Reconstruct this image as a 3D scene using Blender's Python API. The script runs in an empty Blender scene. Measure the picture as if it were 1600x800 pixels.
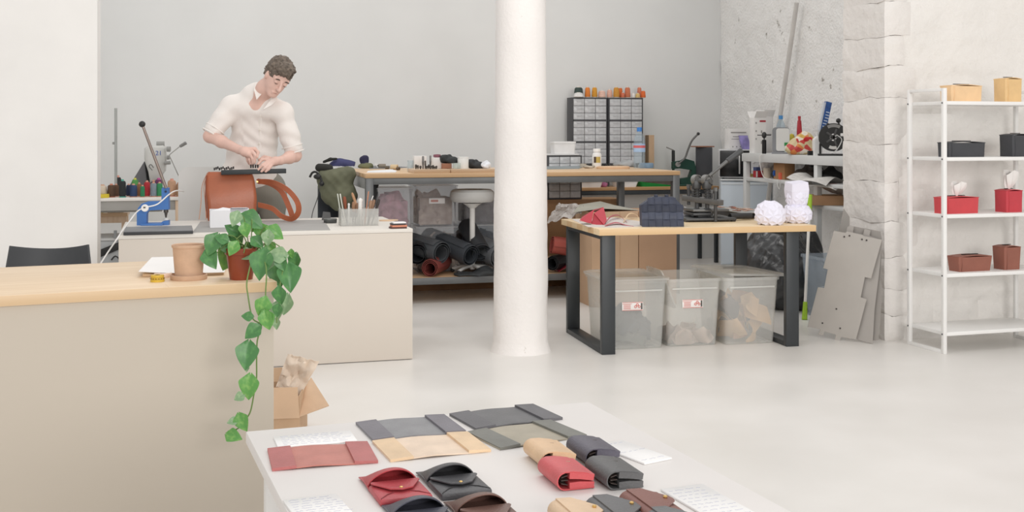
import bpy, bmesh, math, random
import numpy as np
from mathutils import Vector as V, Matrix, noise
R = math.radians
random.seed(7)
S = bpy.context.scene
C = S.collection
# ---------------------------------------------------------------- camera, sky, lights, exposure
F, H, HY = 1800.0, 1.32, 208.0           # focal length and horizon in pixels of the 1600x800 frame, eye height in metres
cd = bpy.data.cameras.new('camera'); cam = bpy.data.objects.new('camera', cd); C.objects.link(cam)
cd.sensor_width = 36; cd.lens = 36*F/1600; cd.shift_y = (HY-400)/1600
cam.location = (0, 0, H); cam.rotation_euler = (R(90), 0, 0); cd.clip_end = 200
S.camera = cam
w = bpy.data.worlds.new('daylight'); S.world = w; w.use_nodes = True
bg = w.node_tree.nodes['Background']; bg.inputs[0].default_value = (1, .985, .97, 1); bg.inputs[1].default_value = .78
def area(name, loc, aim, size, sy, power, col=(1, .97, .94)):
    l = bpy.data.lights.new(name, 'AREA'); l.shape = 'RECTANGLE'; l.size = size; l.size_y = sy; l.energy = power; l.color = col
    o = bpy.data.objects.new(name, l); C.objects.link(o); o.location = loc
    o.rotation_euler = (V(aim)-V(loc)).to_track_quat('-Z', 'Y').to_euler(); return o
area('shop_window_light', (4.5, -6.5, 3.4), (0, 7, .8), 6, 3, 560)
area('ceiling_light_front', (.2, 4.6, 3.9), (.2, 4.9, 0), 3.2, 1.4, 40)
area('ceiling_light_back', (-.6, 9.0, 3.9), (-.6, 9.2, 0), 4.2, 1.4, 34)
vs = S.view_settings; vs.view_transform = 'Standard'; vs.look = 'None'; vs.gamma = 1; vs.exposure = -0.05; vs.use_curve_mapping = False

# ---------------------------------------------------------------- helpers
def PD(px, py, d): return V(((px-800)/F*d, d, H-(py-HY)/F*d))            # pixel at a given depth
def G(px, py, z=0.0): return PD(px, py, (H-z)*F/(py-HY))                 # pixel on a level surface of height z
def lin(h):
    h = h.lstrip('#'); c = [int(h[i:i+2], 16)/255 for i in (0, 2, 4)]
    return tuple((x/12.92 if x <= .04045 else ((x+.055)/1.055)**2.4) for x in c)+(1,)
MC = {}
def newmat(name):
    m = bpy.data.materials.new(name); m.use_nodes = True; nt = m.node_tree
    return m, nt, nt.nodes, nt.links, nt.nodes['Principled BSDF']
def M(hexc, rough=.55, metal=0, var=.06, scale=6, bump=0, bscale=60, spec=.4, stretch=None, coat=0, sheen=0):
    key = (hexc, rough, metal, var, scale, bump, bscale, spec, stretch, coat, sheen)
    if key in MC: return MC[key]
    m, nt, N, L, P = newmat('mat_'+hexc.lstrip('#')); c = lin(hexc)
    P.inputs['Roughness'].default_value = rough; P.inputs['Metallic'].default_value = metal
    P.inputs['Specular IOR Level'].default_value = spec; P.inputs['Coat Weight'].default_value = coat
    P.inputs['Sheen Weight'].default_value = sheen
    tc = N.new('ShaderNodeTexCoord'); mp = N.new('ShaderNodeMapping'); L.new(tc.outputs['Object'], mp.inputs[0])
    if stretch: mp.inputs['Scale'].default_value = stretch
    n = N.new('ShaderNodeTexNoise'); n.inputs['Scale'].default_value = scale; n.inputs['Detail'].default_value = 4
    L.new(mp.outputs[0], n.inputs['Vector'])
    r = N.new('ShaderNodeValToRGB'); L.new(n.outputs[0], r.inputs[0])
    r.color_ramp.elements[0].position = .3; r.color_ramp.elements[1].position = .7
    r.color_ramp.elements[0].color = tuple(x*(1-var*1.6) for x in c[:3])+(1,)
    r.color_ramp.elements[1].color = tuple(min(1, x*(1+var)) for x in c[:3])+(1,)
    L.new(r.outputs[0], P.inputs['Base Color'])
    if bump:
        b = N.new('ShaderNodeBump'); b.inputs['Strength'].default_value = bump; b.inputs['Distance'].default_value = .004
        n2 = N.new('ShaderNodeTexNoise'); n2.inputs['Scale'].default_value = bscale; n2.inputs['Detail'].default_value = 5
        L.new(mp.outputs[0], n2.inputs['Vector']); L.new(n2.outputs[0], b.inputs['Height']); L.new(b.outputs[0], P.inputs['Normal'])
    MC[key] = m; return m
def clear(hexc, fac, rough=.2, var=.15, scale=5):
    key = ('clear', hexc, fac, rough, var, scale)
    if key in MC: return MC[key]
    m, nt, N, L, P = newmat('clear_'+hexc.lstrip('#')); P.inputs['Base Color'].default_value = lin(hexc); P.inputs['Roughness'].default_value = rough
    t = N.new('ShaderNodeBsdfTransparent'); t.inputs[0].default_value = tuple(.6+.4*x for x in lin(hexc)[:3])+(1,)
    tc = N.new('ShaderNodeTexCoord'); n = N.new('ShaderNodeTexNoise'); n.inputs['Scale'].default_value = scale; L.new(tc.outputs['Object'], n.inputs[0])
    mr = N.new('ShaderNodeMapRange'); mr.inputs[3].default_value = fac*(1-var); mr.inputs[4].default_value = min(1, fac*(1+var)); L.new(n.outputs[0], mr.inputs[0])
    mx = N.new('ShaderNodeMixShader'); L.new(mr.outputs[0], mx.inputs[0]); L.new(t.outputs[0], mx.inputs[1]); L.new(P.outputs[0], mx.inputs[2])
    L.new(mx.outputs[0], N['Material Output'].inputs['Surface']); MC[key] = m; return m
def wood(h1, h2, axis='x', stave=.07, length=.6, rough=.42, grain=1.0):
    key = ('wood', h1, h2, axis, stave, length, rough)
    if key in MC: return MC[key]
    m, nt, N, L, P = newmat('wood_'+h1.lstrip('#')); P.inputs['Roughness'].default_value = rough
    tc = N.new('ShaderNodeTexCoord'); mp = N.new('ShaderNodeMapping'); L.new(tc.outputs['Object'], mp.inputs[0])
    if axis == 'y': mp.inputs['Rotation'].default_value = (0, 0, R(90))
    if axis == 'z': mp.inputs['Rotation'].default_value = (0, R(90), 0)
    br = N.new('ShaderNodeTexBrick'); L.new(mp.outputs[0], br.inputs['Vector']); br.inputs['Scale'].default_value = 1
    br.inputs['Brick Width'].default_value = length; br.inputs['Row Height'].default_value = stave; br.inputs['Mortar Size'].default_value = .0006
    br.offset = .37; a, b = lin(h1), lin(h2)
    br.inputs['Color1'].default_value = a; br.inputs['Color2'].default_value = tuple(.65*x+.35*y for x, y in zip(a, b)); br.inputs['Mortar'].default_value = b
    mp2 = N.new('ShaderNodeMapping'); mp2.inputs['Scale'].default_value = (2.2, 34, 34); L.new(mp.outputs[0], mp2.inputs[0])
    n = N.new('ShaderNodeTexNoise'); n.inputs['Scale'].default_value = 1.3; n.inputs['Detail'].default_value = 6; n.inputs['Distortion'].default_value = .8; L.new(mp2.outputs[0], n.inputs[0])
    mr = N.new('ShaderNodeMapRange'); mr.inputs[1].default_value = .4; mr.inputs[2].default_value = .75; mr.inputs[3].default_value = 0; mr.inputs[4].default_value = .55*grain; L.new(n.outputs[0], mr.inputs[0])
    mx = N.new('ShaderNodeMix'); mx.data_type = 'RGBA'; L.new(mr.outputs[0], mx.inputs[0]); L.new(br.outputs[0], mx.inputs[6]); mx.inputs[7].default_value = b
    L.new(mx.outputs[2], P.inputs['Base Color']); MC[key] = m; return m
def paintwall(name, hexc, spot, amount, bump, bscale, rough=.75, spotscale=9):
    m, nt, N, L, P = newmat(name); P.inputs['Roughness'].default_value = rough; P.inputs['Specular IOR Level'].default_value = .25
    tc = N.new('ShaderNodeTexCoord')
    n = N.new('ShaderNodeTexNoise'); n.inputs['Scale'].default_value = spotscale; n.inputs['Detail'].default_value = 7; n.inputs['Roughness'].default_value = .62; L.new(tc.outputs['Object'], n.inputs[0])
    n0 = N.new('ShaderNodeTexNoise'); n0.inputs['Scale'].default_value = .9; n0.inputs['Detail'].default_value = 2; L.new(tc.outputs['Object'], n0.inputs[0])
    ad = N.new('ShaderNodeMath'); ad.operation = 'MULTIPLY_ADD'; L.new(n0.outputs[0], ad.inputs[0]); ad.inputs[1].default_value = .35; L.new(n.outputs[0], ad.inputs[2])
    mr = N.new('ShaderNodeMapRange'); mr.inputs[1].default_value = .93-amount; mr.inputs[2].default_value = 1.02-amount; L.new(ad.outputs[0], mr.inputs[0])
    n3 = N.new('ShaderNodeTexNoise'); n3.inputs['Scale'].default_value = 2.3; n3.inputs['Detail'].default_value = 5; L.new(tc.outputs['Object'], n3.inputs[0])
    r = N.new('ShaderNodeValToRGB'); c = lin(hexc); L.new(n3.outputs[0], r.inputs[0])
    r.color_ramp.elements[0].position = .3; r.color_ramp.elements[1].position = .7
    r.color_ramp.elements[0].color = tuple(x*.93 for x in c[:3])+(1,); r.color_ramp.elements[1].color = c
    mx = N.new('ShaderNodeMix'); mx.data_type = 'RGBA'; L.new(mr.outputs[0], mx.inputs[0]); L.new(r.outputs[0], mx.inputs[6]); mx.inputs[7].default_value = lin(spot)
    L.new(mx.outputs[2], P.inputs['Base Color'])
    n4 = N.new('ShaderNodeTexNoise'); n4.inputs['Scale'].default_value = bscale; n4.inputs['Detail'].default_value = 8; L.new(tc.outputs['Object'], n4.inputs[0])
    b = N.new('ShaderNodeBump'); b.inputs['Strength'].default_value = bump; b.inputs['Distance'].default_value = .02; L.new(n4.outputs[0], b.inputs['Height']); L.new(b.outputs[0], P.inputs['Normal'])
    return m

class B:                                                    # collects shapes, then becomes ONE mesh object
    def __init__(s): s.bm = bmesh.new()
    def box(s, c, d, bev=0, rz=0, rot=None, seg=2):
        vs = bmesh.ops.create_cube(s.bm, size=1)['verts']
        bmesh.ops.scale(s.bm, vec=d, verts=vs)
        if bev:
            es = list({e for v in vs for e in v.link_edges})
            g = bmesh.ops.bevel(s.bm, geom=es, offset=min(bev, min(d)*.45), segments=seg, profile=.5, affect='EDGES')
            vs = list({v for f in g['faces'] for v in f.verts} | {v for v in vs if v.is_valid})
        m = Matrix.Translation(V(c)) @ (rot if rot is not None else Matrix.Rotation(rz, 4, 'Z'))
        bmesh.ops.transform(s.bm, matrix=m, verts=vs); return s
    def b2(s, lo, hi, bev=0): return s.box([(a+b)/2 for a, b in zip(lo, hi)], [abs(b-a) for a, b in zip(lo, hi)], bev)
    def lathe(s, prof, n=20, c=(0, 0, 0), rot=None, sx=1, sy=1):
        m = Matrix.Translation(V(c)) @ (rot if rot is not None else Matrix())
        rings = []
        for r, z in prof:
            if r < 1e-5: rings.append([s.bm.verts.new(m @ V((0, 0, z)))])
            else: rings.append([s.bm.verts.new(m @ V((r*sx*math.cos(2*math.pi*i/n), r*sy*math.sin(2*math.pi*i/n), z))) for i in range(n)])
        for a, b in zip(rings, rings[1:]):
            for i in range(n):
                j = (i+1) % n
                if len(a) == 1 and len(b) == 1: continue
                if len(a) == 1: s.bm.faces.new((a[0], b[j], b[i]))
                elif len(b) == 1: s.bm.faces.new((a[i], a[j], b[0]))
                else: s.bm.faces.new((a[i], a[j], b[j], b[i]))
        return s
    def cyl(s, a, b, r, r2=None, n=14, bev=0):
        a, b = V(a), V(b); d = b-a; l = d.length; r2 = r if r2 is None else r2
        q = d.to_track_quat('Z', 'Y').to_matrix().to_4x4()
        p = [(0, 0), (r, 0), (r2, l), (0, l)] if not bev else [(0, 0), (r-bev, 0), (r, bev), (r2, l-bev), (r2-bev, l), (0, l)]
        return s.lathe(p, n, a, q)
    def tube(s, pts, r, n=7, cyc=False):
        pts = [V(p) for p in pts]; rings = []; up = V((0, 0, 1)); m = len(pts)
        for i, p in enumerate(pts):
            if cyc: t = pts[(i+1) % m]-pts[i-1]
            else: t = pts[min(i+1, m-1)]-pts[max(i-1, 0)]
            t.normalize(); x = t.cross(up)
            if x.length < .05: x = t.cross(V((1, 0, .01)))
            x.normalize(); y = x.cross(t); up = y; rr = r[i] if hasattr(r, '__len__') else r
            rings.append([s.bm.verts.new(p+(x*math.cos(6.2832*k/n)+y*math.sin(6.2832*k/n))*rr) for k in range(n)])
        for i in range(m if cyc else m-1):
            a, b = rings[i], rings[(i+1) % m]
            for k in range(n): s.bm.faces.new((a[k], b[k], b[(k+1) % n], a[(k+1) % n]))
        if not cyc: s.bm.faces.new(rings[0]); s.bm.faces.new(rings[-1][::-1])
        return s
    def prism(s, poly, fn, t):                              # poly: 2-D outline; fn(x, y, h) -> point, h in 0..t
        a = [s.bm.verts.new(fn(x, y, 0)) for x, y in poly]; b = [s.bm.verts.new(fn(x, y, t)) for x, y in poly]
        s.bm.faces.new(a[::-1]); s.bm.faces.new(b)
        for i in range(len(poly)): j = (i+1) % len(poly); s.bm.faces.new((a[i], a[j], b[j], b[i]))
        return s
    def strip(s, prof, fn, w0, w1, t):                      # a band of thickness t that follows a 2-D profile, extruded w0..w1
        p = [V((x, y, 0)) for x, y in prof]; nn = []
        for i in range(len(p)):
            d = (p[min(i+1, len(p)-1)]-p[max(i-1, 0)]).normalized(); nn.append(V((-d.y, d.x, 0)))
        out = [q+n*t/2 for q, n in zip(p, nn)]+[q-n*t/2 for q, n in reversed(list(zip(p, nn)))]
        m = len(p); A = [s.bm.verts.new(fn(q.x, q.y, w0)) for q in out]; Z = [s.bm.verts.new(fn(q.x, q.y, w1)) for q in out]
        n = len(out)
        for i in range(n): j = (i+1) % n; s.bm.faces.new((A[i], A[j], Z[j], Z[i]))
        for i in range(m-1):
            s.bm.faces.new((A[i], A[n-1-i], A[n-2-i], A[i+1])); s.bm.faces.new((Z[i], Z[i+1], Z[n-2-i], Z[n-1-i]))
        return s
    def grid(s, fn, nu, nv, t=0):                           # surface fn(u, v), u v in 0..1, optional thickness along fn's normal
        g = [[V(fn(i/nu, j/nv)) for j in range(nv+1)] for i in range(nu+1)]
        vs = [[s.bm.verts.new(p) for p in r] for r in g]
        for i in range(nu):
            for j in range(nv): s.bm.faces.new((vs[i][j], vs[i+1][j], vs[i+1][j+1], vs[i][j+1]))
        if t:
            lo = []
            for i in range(nu+1):
                r = []
                for j in range(nv+1):
                    a = g[min(i+1, nu)][j]-g[max(i-1, 0)][j]; b = g[i][min(j+1, nv)]-g[i][max(j-1, 0)]
                    n = a.cross(b); n = n.normalized() if n.length > 1e-9 else V((0, 0, 1)); r.append(s.bm.verts.new(g[i][j]-n*t))
                lo.append(r)
            for i in range(nu):
                for j in range(nv): s.bm.faces.new((lo[i][j], lo[i][j+1], lo[i+1][j+1], lo[i+1][j]))
            for i in range(nu):
                s.bm.faces.new((vs[i][0], lo[i][0], lo[i+1][0], vs[i+1][0])); s.bm.faces.new((vs[i][nv], vs[i+1][nv], lo[i+1][nv], lo[i][nv]))
            for j in range(nv):
                s.bm.faces.new((vs[0][j], vs[0][j+1], lo[0][j+1], lo[0][j])); s.bm.faces.new((vs[nu][j], lo[nu][j], lo[nu][j+1], vs[nu][j+1]))
        return s
    def ball(s, c, r, sub=3, amp=0, freq=4, seed=0, flat=None):
        vs = bmesh.ops.create_icosphere(s.bm, subdivisions=sub, radius=1)['verts']; c = V(c)
        r = (r, r, r) if not hasattr(r, '__len__') else r
        for v in vs:
            k = 1+(amp*noise.fractal(v.co*freq+V((seed*7.1, seed*3.3, 1.7)), 1.0, 2.0, 3) if amp else 0)
            p = V((v.co.x*r[0], v.co.y*r[1], v.co.z*r[2]))*k
            if flat is not None and p.z < flat: p.z = flat
            v.co = c+p
        return s
    def ob(s, name, mat, parent=None, sharp=38):
        bmesh.ops.recalc_face_normals(s.bm, faces=s.bm.faces[:])
        me = bpy.data.meshes.new(name); s.bm.to_mesh(me); s.bm.free(); return link(name, me, mat, parent, sharp)
def link(name, me, mat, parent=None, sharp=38):
    me.materials.append(mat); me.polygons.foreach_set('use_smooth', [True]*len(me.polygons)); me.set_sharp_from_angle(angle=R(sharp))
    o = bpy.data.objects.new(name, me); C.objects.link(o); o.parent = parent; return o
def tag(o, label, cat, group=None):
    o['label'] = label; o['category'] = cat
    if group: o['group'] = group
    return o
def thing(name, label, cat, loc=(0, 0, 0), rz=0, group=None):
    o = bpy.data.objects.new(name, None); C.objects.link(o); o.location = loc; o.rotation_euler = (0, 0, rz); o.empty_display_size = .1
    return tag(o, label, cat, group)
def at(o, loc, rz=0): o.location = loc; o.rotation_euler = (0, 0, rz); return o
def struct(o): o['kind'] = 'structure'; return o
def dup(root, loc, rz=0, label=None):
    def cp(o, par):
        c = o.copy(); C.objects.link(c); c.parent = par
        for ch in list(o.children): cp(ch, c)
        return c
    r = cp(root, None); r.location = loc; r.rotation_euler = (0, 0, rz)
    if label: r['label'] = label
    return r
def wavy(pts, n=6):                                          # Catmull-Rom through points
    pts = [V(p) for p in pts]; out = []
    for i in range(len(pts)-1):
        p0, p1, p2, p3 = pts[max(i-1, 0)], pts[i], pts[i+1], pts[min(i+2, len(pts)-1)]
        for k in range(n):
            t = k/n; out.append(.5*((2*p1)+(p2-p0)*t+(2*p0-5*p1+4*p2-p3)*t*t+(3*p1-p0-3*p2+p3)*t**3))
    return out+[pts[-1]]
def nz(p, f=1, s=0): return noise.fractal(V(p)*f+V((s, s*1.7, s*.3)), 1.0, 2.0, 4)

# ---------------------------------------------------------------- the room
TH = R(15); U = V((math.cos(TH), math.sin(TH), 0)); W = V((-math.sin(TH), math.cos(TH), 0))     # room axes: along the back wall, and away
white = M('#efedea', .7, var=.02, scale=3, bump=.15, bscale=25)
def floor_mat():
    m, nt, N, L, P = newmat('painted_concrete'); tc = N.new('ShaderNodeTexCoord')
    n = N.new('ShaderNodeTexNoise'); n.inputs['Scale'].default_value = 1.6; n.inputs['Detail'].default_value = 8; L.new(tc.outputs['Object'], n.inputs[0])
    r = N.new('ShaderNodeValToRGB'); L.new(n.outputs[0], r.inputs[0]); r.color_ramp.elements[0].position = .3; r.color_ramp.elements[1].position = .68
    r.color_ramp.elements[0].color = lin('#e2dfda'); r.color_ramp.elements[1].color = lin('#ebe8e4')
    v = N.new('ShaderNodeTexNoise'); v.inputs['Scale'].default_value = 26; v.inputs['Detail'].default_value = 6; L.new(tc.outputs['Object'], v.inputs[0])
    mr = N.new('ShaderNodeMapRange'); mr.inputs[1].default_value = .72; mr.inputs[2].default_value = .8; mr.inputs[4].default_value = .35; L.new(v.outputs[0], mr.inputs[0])
    mx = N.new('ShaderNodeMix'); mx.data_type = 'RGBA'; L.new(mr.outputs[0], mx.inputs[0]); L.new(r.outputs[0], mx.inputs[6]); mx.inputs[7].default_value = lin('#c9c4bd')
    L.new(mx.outputs[2], P.inputs['Base Color'])
    r2 = N.new('ShaderNodeMapRange'); r2.inputs[3].default_value = .22; r2.inputs[4].default_value = .5; L.new(n.outputs[0], r2.inputs[0]); L.new(r2.outputs[0], P.inputs['Roughness'])
    b = N.new('ShaderNodeBump'); b.inputs['Strength'].default_value = .25; b.inputs['Distance'].default_value = .01; L.new(n.outputs[0], b.inputs['Height']); L.new(b.outputs[0], P.inputs['Normal'])
    return m
struct(B().b2((-7, -3, -.1), (7, 16, 0)).ob('floor', floor_mat()))
CO = G(1140, 402)                                            # far right corner of the room
o = struct(B().b2((-9, 0, 0), (0.2, .2, 3.4)).ob('wall_back', M('#dfe0df', .75, var=.02, scale=1.5, bump=.12, bscale=14))); at(o, CO, TH)
PA = G(1383, 533)                                            # front corner of the stone pier
PA2 = PA+W*.50
rough = paintwall('rough_plaster', '#f6f5f3', '#938d84', .10, .7, 40)
def niche(u, v):
    l, h = u*6.2, v*3.4; a = nz((l*1.6, h*1.6, 0))*.016+nz((l*9, h*9, 3))*.008
    # old arch line and broken patches in the plaster
    d = math.hypot(l-3.1, (h-1.1)*.9)-2.0
    a -= .022*math.exp(-(d/.05)**2) if h > 1.6 else 0
    return (a, -l, h)
o = struct(B().grid(niche, 190, 110, -.1).ob('wall_right', rough)); at(o, CO, TH); o.rotation_euler = (0, 0, TH)
struct(B().b2((.5, .12, 0), (2.6, .3, 3.4)).ob('wall_return', rough)).location = (0, 0, 0)
at(bpy.data.objects['wall_return'], PA2-U*.0, TH)
stone = paintwall('painted_stone', '#e9e5e1', '#a39a8f', .05, .8, 12)
pier = struct(B().b2((.05, .05, 0), (.6, .5, 3.4)).ob('wall_pier', stone)); at(pier, PA, TH)
z = 0; k = 0; rng = random.Random(3)
for hh in (.17, .16, .2, .21, .26, .25, .28, .2, .2, .22, .26, .24, .27, .25, .23):
    wd = (.14, .19, .16, .24, .12, .31, .17, .22)[k % 8]
    bb = B(); bmesh.ops.create_cube(bb.bm, size=1)
    bmesh.ops.subdivide_edges(bb.bm, edges=bb.bm.edges[:], cuts=5, use_grid_fill=True)
    for v in bb.bm.verts:
        q = V(((v.co.x+.5)*wd, (v.co.y+.5)*.5, (v.co.z+.5)*hh))
        for i, lim in ((0, wd), (2, hh)):
            e = min(q[i], lim-q[i])/.03
            if e < 1: q.y += (1-e)**2*.007*(1 if v.co.y < 0 else 0); q.x += (1-e)**2*.006*(1 if (v.co.x < 0 and i == 2) else 0)
        n = nz((q.x*6+k*3, q.y*6, q.z*6+z))*.012
        if v.co.x < -.49: q.x += n
        if v.co.y < -.49: q.y += n
        t_ = v.co.z+.5; q.z += (1-t_)*nz((q.x*5, q.y*5, k*9.1))*.03*(k > 0)+t_*nz((q.x*5, q.y*5, (k+1)*9.1))*.03
        v.co = q+V((0, 0, z))
    bb.ob('stone_block', stone, pier, 60); z += hh+.0015; k += 1
def shelfwall(u, v):
    l, h = .1+u*5, v*3.4; y = .02+nz((l*1.3, h*1.3, 7))*.03+nz((l*8, h*8, 5))*.008*(1.6 if h < 1.5 else .8)
    if l < 1.0 and h < 1.75:                                 # stone courses that show through the paint
        fy = (h/.24) % 1; fx = ((l+.17*(int(h/.24) % 2))/.36) % 1
        y += .016*(math.exp(-(min(fy, 1-fy)/.07)**2)+math.exp(-(min(fx, 1-fx)/.06)**2))*(.5+nz((l*3, h*3, 2)))
    return (l, y, h)
o = struct(B().grid(shelfwall, 170, 120, .1).ob('wall_alcove', paintwall('alcove_plaster', '#efece8', '#b3a99d', .045, .6, 16, spotscale=6))); at(o, PA, TH)
LW = PD(152, 208, 7.0); LW.z = 0
o = struct(B().b2((-6, 0, 0), (0, .24, 3.4)).ob('wall_left', white)); at(o, LW, TH)
# round column
colm = paintwall('column_paint', '#f1edea', '#b3aba1', .075, .18, 50, spotscale=22)
cc = G(814, 556); cc.y += .165; cc.z = 0
bb = B(); prof = [(.185, 0), (.178, .02), (.168, .06), (.164, .3), (.162, .8), (.158, 1.1), (.155, 1.6), (.15, 2.4), (.147, 3.4)]
def colf(u, v):
    h = 3.4*v**1.3; r = np.interp(h, [q[1] for q in prof], [q[0] for q in prof]); a = 2*math.pi*u
    r += nz((math.cos(a)*1.2, math.sin(a)*1.2, h*3))*.003*(1.3 if h < 1.2 else .4)+nz((math.cos(a)*4, math.sin(a)*4, h*12))*.0010*(1.5 if h < 1 else .3)
    return (r*math.cos(a), r*math.sin(a), h)
bb.grid(colf, 64, 160); bmesh.ops.remove_doubles(bb.bm, verts=bb.bm.verts[:], dist=.0005)
o = struct(bb.ob('column', colm, sharp=80)); o.location = cc

# ---------------------------------------------------------------- large furniture
ash = wood('#ecd4b5', '#d6b892', 'x', .08, .9)
panel = M('#d9d0c6', .6, var=.015, scale=1.5)
panel2 = M('#d5ccc1', .6, var=.015, scale=1.5)
blacksteel = M('#33373a', .42, var=.05, spec=.5)
greysteel = M('#6b6d6e', .38, metal=.2, var=.06)
whitesteel = M('#efeeec', .35, var=.01)
# counter
CA = R(24); cn = G(433, 439.5, .85); cn.z = 0
CT = thing('reception_counter', 'beige panelled counter with thick pale wooden top, left foreground', 'counter', cn, CA)
B().b2((-2.4, 0, .818), (0, .77, .85), .003).ob('worktop', ash, CT)
B().b2((-2.38, .012, 0), (-.008, .03, .818), .001).ob('front_panel', M('#c1b7a9', .6, var=.012, scale=1.2), CT)
B().b2((-.026, .031, 0), (-.008, .755, .818), .001).ob('side_panel', M('#c9c0b3', .6, var=.012, scale=1.2), CT)
B().b2((-2.38, .50, .05), (-.027, .518, .817), .001).ob('back_panel', M('#c1b7a9', .6, var=.012, scale=1.2), CT)
# low work bench in front of the man
b0, b1 = G(185, 368, .764), G(645, 357, .764); BA = math.atan2(b1.y-b0.y, b1.x-b0.x); BL = (b1-b0).length; b0.z = 0
BT = thing('workbench_cabinet', 'long pale cream box-shaped workbench the man stands behind', 'workbench', b0, BA)
B().b2((0, 0, .742), (BL, 1.0, .764), .002).ob('worktop', M('#e2ddd5', .5, var=.02), BT)
B().b2((.001, .002, .004), (BL-.001, .02, .741), .001).ob('front_panel', panel2, BT)
B().b2((BL-.02, .021, .004), (BL-.001, .99, .741), .001).ob('side_panel', panel2, BT)
B().b2((.001, .021, .004), (.02, .99, .741), .001).ob('side_panel', panel2, BT)
B().b2((.021, .3, .004), (BL-.021, .32, .741), .001).ob('inner_panel', panel2, BT)
def bench(px, py, z=0): q = G(px, py, .764+z); return q
# tall steel worktable in the back
w0 = G(571, 478); w0.z = 0; WZ = 1.009; WL = 2.592; WD = 1.35
WT = thing('worktable', 'tall wide worktable with wooden top and grey steel frame by back wall', 'table', w0, TH)
B().b2((0, 0, WZ-.034), (WL, WD, WZ), .003).ob('tabletop', wood('#e0c09a', '#c9a47a', 'x', .1, 1.2), WT)
for y in (.01, WD-.05): B().b2((.06, y, WZ-.085), (WL-.06, y+.04, WZ-.035), .003).ob('rail', greysteel, WT)
for x in (.004, WL-.044): B().b2((x, .06, WZ-.12), (x+.04, WD-.06, WZ-.035), .003).ob('side_rail', M('#9b9c9b', .4, var=.05), WT)  # side rails in a paler grey than the frame: their lit faces put into the colour
for x in (.003, WL-.063):
    for y in (.003, WD-.063): B().b2((x, y, 0), (x+.06, y+.06, WZ-.035), .004).ob('leg', greysteel, WT)
B().b2((.064, .02, .17), (WL-.064, WD-.07, .20), .002).ob('lower_shelf', wood('#d4b28c', '#b8906a', 'x', .12, 1.1), WT)
B().b2((.064, .005, .145), (WL-.064, .019, .198), .002).ob('lower_rail', greysteel, WT)
# right table on black loop legs
r0 = G(936.6, 358.5, .75); r0.z = 0; RA = R(12.8); RL = 1.40; RD = .86
RT = thing('worktable', 'pale wood table on wide black loop legs with plastic bins beneath', 'table', r0, RA)
B().b2((0, 0, .712), (RL, RD, .75), .002).ob('tabletop', wood('#f0dab4', '#dcba8c', 'x', .12, .85), RT)
for x in (.025, RL-.185):
    f = B()
    for y in (.03, RD-.07): f.b2((x, y, 0), (x+.084, y+.04, .711), .002)
    f.b2((x, .071, 0), (x+.084, RD-.071, .03), .001); f.b2((x, .071, .685), (x+.084, RD-.071, .711), .001)
    f.ob('loop_leg', blacksteel, RT)
# white shelf rack on the right
s0 = G(1417, 537.5); SA = R(17.5); s0.z = 0
SH = thing('shelf_rack', 'white steel open shelf rack holding leather tissue boxes', 'shelf', s0, SA)
SW, SD = .83, .35; SZ = (1.512, 1.175, .832, .478, .128)
for x in (0, SW-.024):
    f = B()
    for y in (-SD, -.024): f.b2((x, y, 0), (x+.024, y+.024, 1.59), .002)
    f.b2((x, -SD+.025, 0), (x+.024, -.025, .02), .001); f.b2((x, -SD+.025, 1.572), (x+.024, -.025, 1.59), .001)
    f.ob('side_frame', whitesteel, SH)
for zz in SZ: B().b2((.0245, -SD+.002, zz-.022), (SW-.0245, -.002, zz), .002).ob('shelf_board', whitesteel, SH); 
bolt = None
for zz in SZ:
    for y in (-SD+.012, -.012):
        bo = B().cyl((-.004, y, zz-.011), (.0, y, zz-.011), .005, n=8).ob('bolt', greysteel, SH)
# table at the back wall
k0 = G(1119, 410.5); k0.z = 0; KZ = .78; KL = 1.75; KD = .44
KT = thing('back_table', 'narrow wood-topped table on thin black legs along the back wall', 'table', k0, TH)
B().b2((-KL, 0, KZ-.03), (.04, KD, KZ), .002).ob('tabletop', wood('#d3ab80', '#b48b60', 'x', .1, 1), KT)
B().b2((-KL+.04, .01, KZ-.075), (0, .035, KZ-.031), .001).ob('rail', blacksteel, KT)
for x in (-KL+.01, -.01):
    for y in (.0, KD-.04): B().b2((x, y, 0), (x+.035, y+.035, KZ-.031), .002).ob('leg', blacksteel, KT)
# display table in the front
d0 = G(384, 674, .72); d1 = G(917, 626, .72); DA = R(20); DW = (d1-d0).length; d0.z = 0
DT = thing('display_table', 'white display table in the foreground laid with small leather goods', 'table', d0, DA)
B().b2((0, -1.5, .695), (DW, 0, .72), .003).ob('tabletop', M('#efebe8', .5, var=.012), DT)
for x in (.03, DW-.07):
    B().b2((x, -1.42, .655), (x+.04, -.08, .694), .002).ob('apron', whitesteel, DT)
    for y in (-1.46, -.08): B().b2((x, y, 0), (x+.04, y+.04, .694), .002).ob('leg', whitesteel, DT)
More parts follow.
